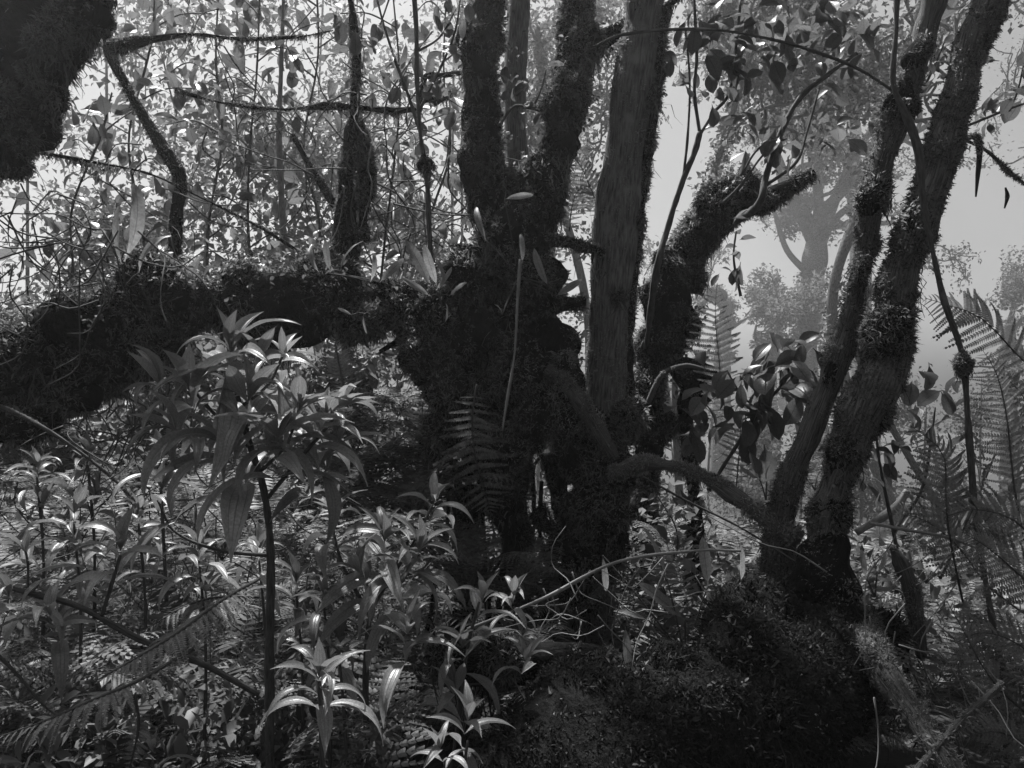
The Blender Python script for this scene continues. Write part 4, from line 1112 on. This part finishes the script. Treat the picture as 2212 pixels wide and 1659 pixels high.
for lp, lw in [([(1762, 540), (1730, 470), (1695, 410), (1672, 330), (1650, 240)], [30, 24, 18, 14, 8]), ([(1766, 520), (1768, 430), (1755, 340), (1735, 260), (1725, 180)], [32, 24, 20, 14, 8]), ([(1768, 520), (1800, 440), (1835, 350), (1848, 250), (1855, 150)], [34, 28, 22, 16, 8]),
               ([(1775, 500), (1830, 450), (1880, 420), (1930, 340)], [20, 16, 12, 6]), ([(1700, 420), (1660, 400), (1620, 350)], [12, 10, 5]), ([(1758, 350), (1790, 280), (1800, 200)], [14, 10, 5]), ([(1838, 340), (1880, 280), (1890, 220)], [14, 10, 5]), ([(1755, 600), (1700, 540), (1670, 450), (1650, 430)], [16, 14, 9, 5])]:
    mb = MB(); tube(mb, px_path(lp, 62), [S(w, 62) / 2 for w in lw], 22, 8, .1, .4); mb.build('limb', M_BARK, MT)
misty_tree('faint canopy branches drooping over the top right between trunks', (2000, 900), 24, [(1800, 720), (1885, 380), (1990, 0)], [30, 26, 22, 16],
           [(1960, 150, 1800, 60, 10, 0), (1950, 60, 1700, 0, 10, .5), (1955, 120, 1850, 200, 8, 0), (1945, 0, 1600, -30, 10, 1), (1960, 200, 2100, 80, 8, 0), (1950, 100, 1780, 150, 8, -.5)], 809, .2, 4)
misty_tree('hazy leafy tree filling the gap between the central stems and straight trunk', (1250, 900), 20, [(1270, 700), (1190, 350), (1160, 60)], [20, 18, 16, 12], [(1190, 330, 1130, 220, 8, 0), (1185, 300, 1250, 190, 8, .3), (1175, 180, 1210, 20, 8, 0), (1165, 100, 1120, -40, 8, 0), (1195, 350, 1160, 280, 6, -.3)], 810, .15, 6)
misty_tree('hazy leafy tree whose sprays cross the top between the straight trunk and leaning pair', (1480, 900), 16, [(1460, 760), (1530, 420), (1640, 60)], [18, 16, 14, 10], [(1600, 190, 1540, 60, 8, 0), (1630, 90, 1720, 30, 8, .3), (1640, 60, 1600, -60, 8, 0), (1610, 150, 1780, 90, 7, -.3), (1640, 60, 1820, -10, 7, .3), (1570, 300, 1690, 200, 6, 0)], 811, .13, 6)
misty_tree('hazy leafy sprays behind the tops of the leaning pair', (2150, 900), 14, [(1850, 760), (1935, 560), (2000, 340), (2060, 120), (2065, 40)], [16, 14, 13, 12, 10, 8], [(2062, 120, 1960, 20, 7, 0), (2065, 60, 2120, -40, 7, .2), (2080, 180, 2010, 90, 6, 0), (2085, 250, 1990, 200, 6, -.2)], 812, .11, 4, levels=2)
misty_tree('faint tall crooked tree crown fading high behind the leaning sapling', (1850, 800), 75, [(1860, 700), (1850, 400), (1800, 280), (1720, 240), (1640, 190)], [50, 46, 42, 34, 28, 16],
           [(1850, 380, 1900, 200, 22, 0), (1790, 270, 1780, 120, 20, 0), (1720, 240, 1700, 100, 18, 0), (1640, 190, 1600, 60, 14, 0), (1850, 320, 1760, 60, 18, 1), (1700, 230, 1620, 250, 12, -.5)], 802, .34, 8)
misty_tree('faint low shrubby tree in the mist below the forked misty tree', (1650, 900), 56, [(1650, 860), (1652, 760), (1655, 720)], [90, 60, 40, 24],
           [(1655, 740, 1640, 640, 12, 0), (1655, 740, 1700, 660, 12, 0), (1652, 770, 1610, 700, 10, .3), (1655, 760, 1720, 720, 10, -.3)], 803, .28, 9)
misty_tree('faint rounded tree top at the right edge behind the fern', (2180, 900), 60, [(2180, 800), (2180, 700)], [40, 30, 20], [(2180, 720, 2160, 620, 12, 0), (2180, 720, 2230, 640, 12, 0), (2180, 740, 2190, 600, 10, .4)], 804, .28, 9, levels=3)
misty_tree('faint leafy tree peeping between the straight trunk and crooked trunk', (1560, 900), 66, [(1560, 800), (1570, 650)], [50, 40, 24], [(1570, 680, 1590, 560, 14, 0), (1570, 680, 1540, 640, 10, 0), (1565, 720, 1620, 650, 10, 0)], 805, .3, 9, levels=3)
misty_tree('faint spray of foliage hanging from a misty tree at the top right corner', (2330, 900), 36, [(2330, 700), (2310, 300), (2290, 60)], [60, 50, 40, 24], [(2300, 200, 2180, 120, 12, 0), (2295, 60, 2180, 30, 12, 0), (2305, 300, 2220, 380, 8, 0)], 806, .14, 4, levels=2)
misty_tree('faint leafy tree behind the stems of the central tree', (1180, 900), 40, [(1180, 700), (1175, 300), (1170, 100)], [46, 40, 34, 24], [(1175, 300, 1140, 120, 14, 0), (1172, 200, 1240, 60, 14, 0), (1170, 100, 1160, -60, 12, 0), (1175, 320, 1230, 180, 10, 0)], 807, .24, 5)
misty_tree('faint leafy tree high in the gap between the crooked trunk and leaning sapling', (1560, 900), 36, [(1430, 800), (1520, 480), (1600, 200), (1640, 60)], [24, 22, 18, 14, 10], [(1610, 250, 1560, 120, 12, 0), (1635, 120, 1600, 0, 12, 0), (1640, 100, 1720, 20, 12, 0), (1615, 240, 1700, 160, 10, 0)], 808, .24, 5)
WB = ['below the bowed branch near the straight trunk', 'right under the bowed branch', 'behind the dark lobed leaves', 'between the leaning stems low down', 'right of the leaning pair at fern height', 'behind the arching fern', 'at the ladder-like fern', 'at the right edge low down', 'just left of the thicker leaning stem']
# slope of misty bushes
for k, (px, py, d, s) in enumerate([(1450, 960, 10, 120), (1600, 1000, 9, 130), (1720, 900, 11, 150), (1850, 950, 9, 130), (2000, 880, 10, 160), (2120, 820, 11, 160), (1540, 880, 13, 160), (2200, 900, 9, 140), (1900, 860, 13, 170)]):
    bg_tree('grey misty bush on the slope ' + WB[k], px, py, d * 3.2, s * 1.6, 850 + k, .2, 6, 3, 'misty bushes on the right slope', 'misty_bush', 1.0, .06, off=.4, cat='bush')

for k, (px, py, d, s) in enumerate([(60, 830, 8, 200), (230, 850, 9.5, 220), (400, 820, 8.5, 220), (560, 850, 10, 220), (690, 830, 8, 200), (820, 860, 9, 200), (960, 880, 8.5, 180), (330, 780, 12, 260), (620, 780, 12.5, 260), (100, 760, 12, 260), (860, 780, 12, 240)]):
    bg_tree('shaggy low bush ' + ['at the left edge under the bough', 'under the hanging twigs of the bough', 'behind the left side of the tall shrub', 'behind the tip of the tall shrub', 'under the furred pole', 'left of the central trunk', 'touching the central trunk', 'far behind the tall shrub', 'far below the pale slender stem', 'far at the left edge', 'far below the slim knotted vine'][k], px, py, d, s * 1.3, 900 + k, .11, 7, 3, 'low bushes under the left bough', 'low_bush', 1.0, .02, off=.15, cat='bush', mat=M_FOL)

# ================================================================== FERNS
rf = np.random.default_rng(77)
# big arching tree-fern fronds on the right (pinnae are objects)
def frond_px(th, path, d, npair, plen_px, seed, objs=True, peak=.4, fwd=.3, up=None, start=.1, sag=.15, rad=.005):
    c = catmull(px_path(path, d), 30)
    frond(th, c, npair, S(plen_px, d), np.random.default_rng(seed), objs, peak=peak, fwd=fwd, up=np.array([0, -1., .3]) if up is None else up, start=start, sag=sag, rad=rad)
t = thing('arching_fern', 'large arching fern with long toothed fronds silhouetted at the right edge', 'fern', P(2330, 1500, 3.4))
frond_px(t, [(2400, 1100, 3.3), (2330, 900, 3.3), (2211, 781, 3.4), (2126, 692, 3.4), (2058, 662, 3.45), (1985, 640, 3.5)], 3.4, 30, 95, 1, peak=.5, fwd=.15)
frond_px(t, [(2230, 1250, 3.3), (2195, 1080, 3.2), (2183, 976, 3.2), (2173, 890, 3.2), (2152, 805, 3.2), (2115, 745, 3.25)], 3.2, 30, 95, 2, peak=.4, fwd=.1)
frond_px(t, [(2080, 1300, 3.2), (2050, 1150, 3.0), (2043, 1061, 3.0), (2035, 976, 3.0), (1957, 912, 3.05)], 3.0, 28, 85, 3, peak=.4, fwd=.15)
frond_px(t, [(2330, 1350, 3.2), (2280, 1230, 3.0), (2200, 1130, 2.95), (2110, 1100, 2.95), (2030, 1120, 2.95)], 3.0, 28, 90, 4, peak=.4)
frond_px(t, [(2330, 1250, 3.5), (2290, 1050, 3.4), (2250, 930, 3.4), (2190, 830, 3.5), (2120, 800, 3.6)], 3.4, 30, 100, 23, peak=.4, fwd=.15)
frond_px(t, [(2330, 1400, 3.4), (2150, 1280, 3.3), (2070, 1180, 3.3), (1990, 1120, 3.3), (1920, 1110, 3.35)], 3.3, 28, 85, 24, peak=.4, fwd=.15)
t = thing('arching_fern', 'lower pale-lit fern with combed fronds in the bottom right corner', 'fern', P(2300, 1750, 2.9))
frond_px(t, [(2300, 1700, 2.9), (2230, 1560, 2.8), (2170, 1500, 2.8), (2123, 1440, 2.8), (2080, 1360, 2.8), (2037, 1284, 2.85)], 2.8, 30, 85, 5)
frond_px(t, [(2330, 1640, 2.9), (2300, 1500, 2.8), (2212, 1400, 2.8), (2126, 1366, 2.8), (2060, 1390, 2.85)], 2.8, 26, 75, 6)
frond_px(t, [(2330, 1540, 2.9), (2290, 1340, 2.8), (2200, 1240, 2.8), (2130, 1180, 2.8), (2080, 1150, 2.8)], 2.8, 28, 95, 7)
frond_px(t, [(2330, 1740, 2.8), (2230, 1620, 2.7), (2150, 1580, 2.7), (2060, 1600, 2.7)], 2.7, 24, 80, 22)
t = thing('hanging_fern', 'narrow ladder-like fern standing upright against the mist beside the crooked trunk', 'fern', P(1575, 900, 4.6))
frond_px(t, [(1575, 930), (1560, 850), (1552, 760), (1545, 680), (1550, 600)], 4.6, 22, 70, 8, fwd=.1)
frond_px(t, [(1590, 1060), (1595, 1000), (1600, 940), (1600, 890)], 4.6, 14, 50, 9, fwd=.1)
t = thing('hanging_fern', 'black fern frond silhouetted in the gap left of the straight trunk', 'fern', P(1290, 470, 4.9))
frond_px(t, [(1300, 480), (1285, 430), (1265, 380), (1245, 330)], 4.9, 16, 70, 10, fwd=.4)
frond_px(t, [(1230, 500), (1235, 450), (1250, 410), (1290, 400)], 4.9, 14, 60, 11, fwd=.3)
t = thing('hanging_fern', 'dark fern frond hanging over the black hollow of the central tree', 'fern', P(1020, 850, 3.9))
frond_px(t, [(1030, 830), (1020, 900), (1025, 980), (1050, 1070), (1060, 1110)], 3.9, 18, 95, 12, fwd=.1)
t = thing('hanging_fern', 'pale triangular fern frond on the right of the tall shrub', 'fern', P(730, 860, 3.2))
frond_px(t, [(745, 850), (735, 800), (728, 760), (722, 715)], 3.2, 16, 60, 13, fwd=.2, peak=.15)
t = thing('hanging_fern', 'grey fern frond arching over the bough behind the furred pole', 'fern', P(870, 660, 4.9))
frond_px(t, [(800, 680), (840, 640), (890, 615), (930, 610)], 4.6, 18, 75, 14)
frond_px(t, [(1000, 560, 6), (900, 500, 6), (830, 470, 6), (770, 480, 6)], 6, 22, 80, 15)
frond_px(t, [(990, 520, 6.5), (930, 450, 6.5), (860, 440, 6.5), (810, 460, 6.5)], 6.5, 22, 70, 16)
t = thing('arching_fern', 'broad fern with ribbed pale fronds in the lower left foreground', 'fern', P(520, 1500, 2.2))
frond_px(t, [(560, 1250, 2.1), (478, 1298, 1.95), (380, 1370, 1.85), (280, 1430, 1.78), (190, 1480, 1.72)], 1.85, 32, 110, 17, up=UP, fwd=.2)
frond_px(t, [(420, 1400, 1.85), (300, 1470, 1.7), (205, 1510, 1.62), (90, 1560, 1.58), (-30, 1600, 1.55)], 1.65, 30, 105, 18, up=UP, fwd=.2)
frond_px(t, [(560, 1290, 2.9), (480, 1290, 2.7), (400, 1310, 2.6), (300, 1370, 2.5)], 2.7, 24, 90, 19, up=UP)
t = thing('small_fern', 'thin fern crosier stem with tiny leaflets at the lower left edge', 'fern', P(-20, 1420, 1.9))
frond_px(t, [(-20, 1400), (40, 1460), (90, 1520), (140, 1560)], 1.9, 18, 22, 20, up=UP)
t = thing('small_fern', 'dark comb-like fern frond at the bottom below the broad fern', 'fern', P(290, 1650, 2.0))
frond_px(t, [(290, 1500), (300, 1560), (290, 1620), (270, 1690)], 2.0, 20, 55, 21)
# rows of smaller ferns on the forest floor
labs = 'small fern among the undergrowth'
spots = [(250, 1010, 4.6), (90, 1040, 4.4), (420, 1090, 4.2), (150, 1160, 3.6), (330, 1200, 3.4), (480, 1150, 3.6), (640, 1180, 3.8), (560, 1280, 3.2), (90, 1280, 3.0), (680, 1330, 3.0), (820, 1050, 4.2), (760, 1100, 4.0), (860, 960, 4.4), (780, 900, 4.6), (860, 840, 4.7)]
for k, (px, py, d) in enumerate(spots):
    b = P(px, py + 60, d)
    fern('small_fern', 'small feathery fern ' + ['under the hanging twigs of the bough', 'at the left edge under the bough', 'left of the tall shrub stem', 'above the left-edge branch', 'behind the left-edge shoot', 'close left of the tall shrub stem', 'right of the tall shrub stem', 'at the foot of the tall shrub', 'at the left-edge leaves', 'right of the broad fern', 'below the left side of the central trunk', 'behind the lower shrub', 'left of the hanging dark frond', 'right of the pale triangular frond', 'beside the central trunk under the bough'][k], b, 6, S(150, d), rf, el=1.0, droop=1.4, npair=20, plen=.26, group='small ferns left of the black log')
spots = [(1450, 1150, 5), (1520, 1130, 5.2), (1620, 1200, 4.8), (1700, 1560, 3.6), (1780, 1600, 3.4), (1860, 1560, 3.6), (1920, 1620, 3.2), (2000, 1450, 3.5), (2080, 1420, 3.6), (1800, 960, 4.8), (1760, 1000, 5), (2000, 1200, 3.9), (2060, 1180, 3.9), (1750, 880, 5.2)]
for k, (px, py, d) in enumerate(spots):
    b = P(px, py + 60, d)
    fern('small_fern', 'small feathery fern ' + ['below the bowed branch beside the straight trunk', 'below the middle of the bowed branch', 'under the right end of the bowed branch', 'below the hanging end of the log', 'left of the slanting root', 'touching the slanting root', 'right of the slanting root', 'at the foot of the broken stub', 'right of the broken stub', 'between the dark lobed leaves and slimmer stem', 'just above the bowed branch end', 'right of the thicker leaning stem', 'below the round-leaved shrub', 'behind the top of the dark lobed leaves'][k], b, 6, S(150, d), rf, el=1.0, droop=1.4, npair=20, plen=.26, group='small ferns round the leaning pair')

for k, (px, py, d, L, lab) in enumerate([(880, 1180, 4.1, .95, 'tall dark fern in the shade left of the central trunk'), (760, 1120, 4.4, .9, 'tall dark fern behind the right side of the tall shrub'), (1010, 1300, 4.0, .7, 'dark fern covering the stilt roots of the central tree'), (690, 1000, 4.8, .9, 'tall dark fern under the furred pole'), (1120, 1330, 4.1, .6, 'dark fern between the central tree and straight trunk'), (930, 1020, 4.9, .9, 'tall dark fern touching the left flank of the central trunk'), (1230, 1360, 4.1, .5, 'low fern at the foot of the straight trunk')]):
    fern('tall_fern', lab, P(px, py, d), 7, L, rf, el=1.25, droop=1.7, npair=24, plen=.26)
for k, (px, py, d, L, lab) in enumerate([(1130, 1560, 2.75, .5, 'dark fern under the left end of the black log'), (1280, 1600, 2.6, .4, 'dark low fern in the shade before the black log'), (1720, 1600, 3.0, .5, 'fern arching below the hanging end of the black log'), (1830, 1640, 2.9, .5, 'fern at the bottom edge beside the slanting root')]):
    fern('small_fern', lab, P(px, py, d), 7, L, rf, el=1.0, droop=1.5, npair=22, plen=.28)
# extra stilt roots and hanging roots
for k, (x0, y0, x1, y1, w) in enumerate([(960, 980, 940, 1420, 14), (1040, 1050, 1060, 1420, 12), (1090, 1040, 1080, 1430, 16), (1150, 1000, 1145, 1420, 10), (1170, 1040, 1215, 1430, 12), (1235, 1060, 1225, 1430, 9), (920, 900, 915, 1400, 9), (1200, 1000, 1260, 1430, 8), (980, 1040, 1020, 1430, 10), (1130, 1060, 1165, 1430, 8)]):
    rr = np.random.default_rng(970 + k)
    mossy_limb(B, [(x0, y0), (x0 + rr.normal() * 14, (y0 * 2 + y1) / 3), (x1 + rr.normal() * 14, (y0 + 2 * y1) / 3), (x1, y1)], [w, w * .8, w * .8, w], 4.55 + rr.normal() * .15, 'root', 500, 970 + k, .01, .04, .0045, .2, 7, 26, 7, hang=40, patch=.3)

# ================================================================== UNDERGROWTH, TWIGS, ROOT TANGLE
def undergrowth():
    rr = np.random.default_rng(90)
    mb = MB()
    n = 0
    tm = []
    for k in range(7):                         # a few small fronds as templates; the last two, finer, stand nearest
        m2 = MB(); c = frond_curve(np.zeros(3), 0, 1.0, 1., 1.3, 6, side=rr.normal() * .2)
        frond(None, c, 15, .28, rr, False, m2, low=2 if k < 5 else True, rad=.004)
        V = np.vstack(m2.V); U = np.vstack(m2.U)
        q = [f for f in m2.Fc if f.shape[1] == 4]; t3 = [f for f in m2.Fc if f.shape[1] == 3]
        tm.append((V, U, [np.vstack(q), np.vstack(t3)]))
    N = 2050
    y = 2.6 + 11 * rr.random(N) ** 1.5
    x = (rr.random(N) * 2 - 1) * (y * .72 + .3)
    keep = rr.random(N) < np.where(x > .3, .7, 1.)
    keep &= ~((x > -.45) & (x < .95) & (y < 3.45)) & ~((x > .9) & (x < 1.75) & (y < 2.95))
    x, y = x[keep], y[keep]
    z = ground_h(x, y) + rr.random(len(x)) * np.clip(.25 + .05 * y, 0, .7)
    L = rr.uniform(.25, .62, len(x))
    az = rr.uniform(0, 6.28, len(x))
    d = np.stack([np.cos(az), np.sin(az), 0 * az], -1)
    Bm = basis_n(d, rr, rr.normal(size=len(x)) * .15) * L[:, None, None]
    k = np.where(y < 3.05, 5 + rr.integers(0, 2, len(x)), rr.integers(0, 5, len(x)))
    for i in range(7):
        mb.instances(tm[i], Bm[k == i], np.stack([x, y, z], -1)[k == i])
    mb.build('undergrowth', M_FERN, None, 'stuff')
    # leafy herbs and grass between the ferns
    mb = MB()
    N = 60000
    y = 2.4 + 13 * rr.random(N) ** 1.4
    x = (rr.random(N) * 2 - 1) * (y * .75 + .3)
    ok = ~((x > -.45) & (y < 3.6)); x, y = x[ok], y[ok]; N = len(x)
    p = np.stack([x, y, ground_h(x, y)], -1)
    hgt = (np.clip(.30 + .45 * Noise(3, 1.7)(p), .03, 1.2)) * rr.random(N)
    p[:, 2] += hgt
    nr_ = p[:, 1] < 4.2
    scatter_leaves(mb, p[nr_], np.tile(UP * .3, (int(nr_.sum()), 1)), .07, MINI[:2], rr, jit=1.0)
    scatter_leaves(mb, p[~nr_], np.tile(UP * .3, (int((~nr_).sum()), 1)), .075, DIA[:2], rr, jit=1.0)
    mb.build('ground_cover', M_FOL, None, 'stuff')
    mb = MB()
    N = 9000
    y = 2.4 + 9 * rr.random(N) ** 1.3
    x = (rr.random(N) * 2 - 1) * (y * .75 + .3)
    ok = ~((x > -.45) & (y < 3.6)); x, y = x[ok], y[ok]; N = len(x)
    p = np.stack([x, y, ground_h(x, y)], -1)
    blades(mb, p, np.tile(UP, (N, 1)), .15, .6, .006, rr, .15)
    mb.build('grass', M_FERN, None, 'stuff')
undergrowth()

def tangle(label, cx, cy, d, n, spread, length, seed, mat=M_TWIG, w=3., name='root_tangle'):
    rr = np.random.default_rng(seed)
    th = thing(name, label, 'twigs', P(cx, cy, d))
    for k in range(n):
        p = P(cx + rr.normal() * spread[0], cy + rr.normal() * spread[1], d + rr.normal() * .25)
        pts = [p]; a = unit(np.array([rr.normal() * .7, rr.normal() * .3, -rr.uniform(.2, 1.2)]))
        for i in range(4):
            a = unit(a + rr.normal(size=3) * .45); pts.append(pts[-1] + a * S(length, d) / 4)
        mb = MB(); tube(mb, pts, [S(w, d) / 2, S(w * .5, d) / 2], 12, 4); mb.build('twig', mat, th)
tangle('tangle of thin curling dark roots under the corner trunk', 170, 540, 3.9, 60, (90, 60), 260, 901, w=4)
tangle('thin bare twigs hanging below the left bough', 260, 900, 3.9, 36, (160, 40), 160, 902, w=4)
tangle('thin upright twigs in the bright gap below the central tree', 1150, 1180, 5.0, 46, (110, 60), 260, 903, w=5)
tangle('dry twigs scattered in front of the root mass', 1400, 1300, 3.0, 34, (150, 90), 200, 904, M_PALESTEM, 3)
tangle('dry pale twigs in the ferns of the lower right', 2030, 1400, 3.0, 34, (110, 160), 260, 905, M_PALESTEM, 3.5)
tangle('hanging thin twigs across the upper left foliage', 560, 300, 5.0, 45, (220, 160), 200, 906, w=3.5)
tangle('hanging thin twigs left of the central tree stems', 880, 350, 4.8, 30, (90, 150), 220, 907, w=4)
tangle('fine twigs among the left undergrowth', 380, 1100, 3.4, 70, (260, 120), 220, 908, M_TWIG, 3.5)
stick('moss_beard', 'pointed moss beard hanging in the pale sky at the right edge', [(2085, 300), (2110, 296), (2116, 330), (2112, 380), (2108, 425)], [6, 16, 13, 9, 3], 4.2, 909, 6000, 'moss beard', M_MOSSBARK, M_MOSS, 0, .03)
stick('moss_beard', 'small moss wisp hanging under the right edge twig', [(2172, 405), (2176, 425), (2170, 450)], [3, 9, 3], 4.2, 910, 1500, 'moss beard', M_MOSSBARK, M_MOSS, 0, .03)
stick('mossy_branch', 'bare mossy twig slanting down to the right edge', [(2080, 300), (2130, 325), (2180, 370), (2240, 420)], [6, 7, 6, 5], 4.4, 911, 2500, 'branch', M_MOSSBARK, M_MOSS, 0, .03)
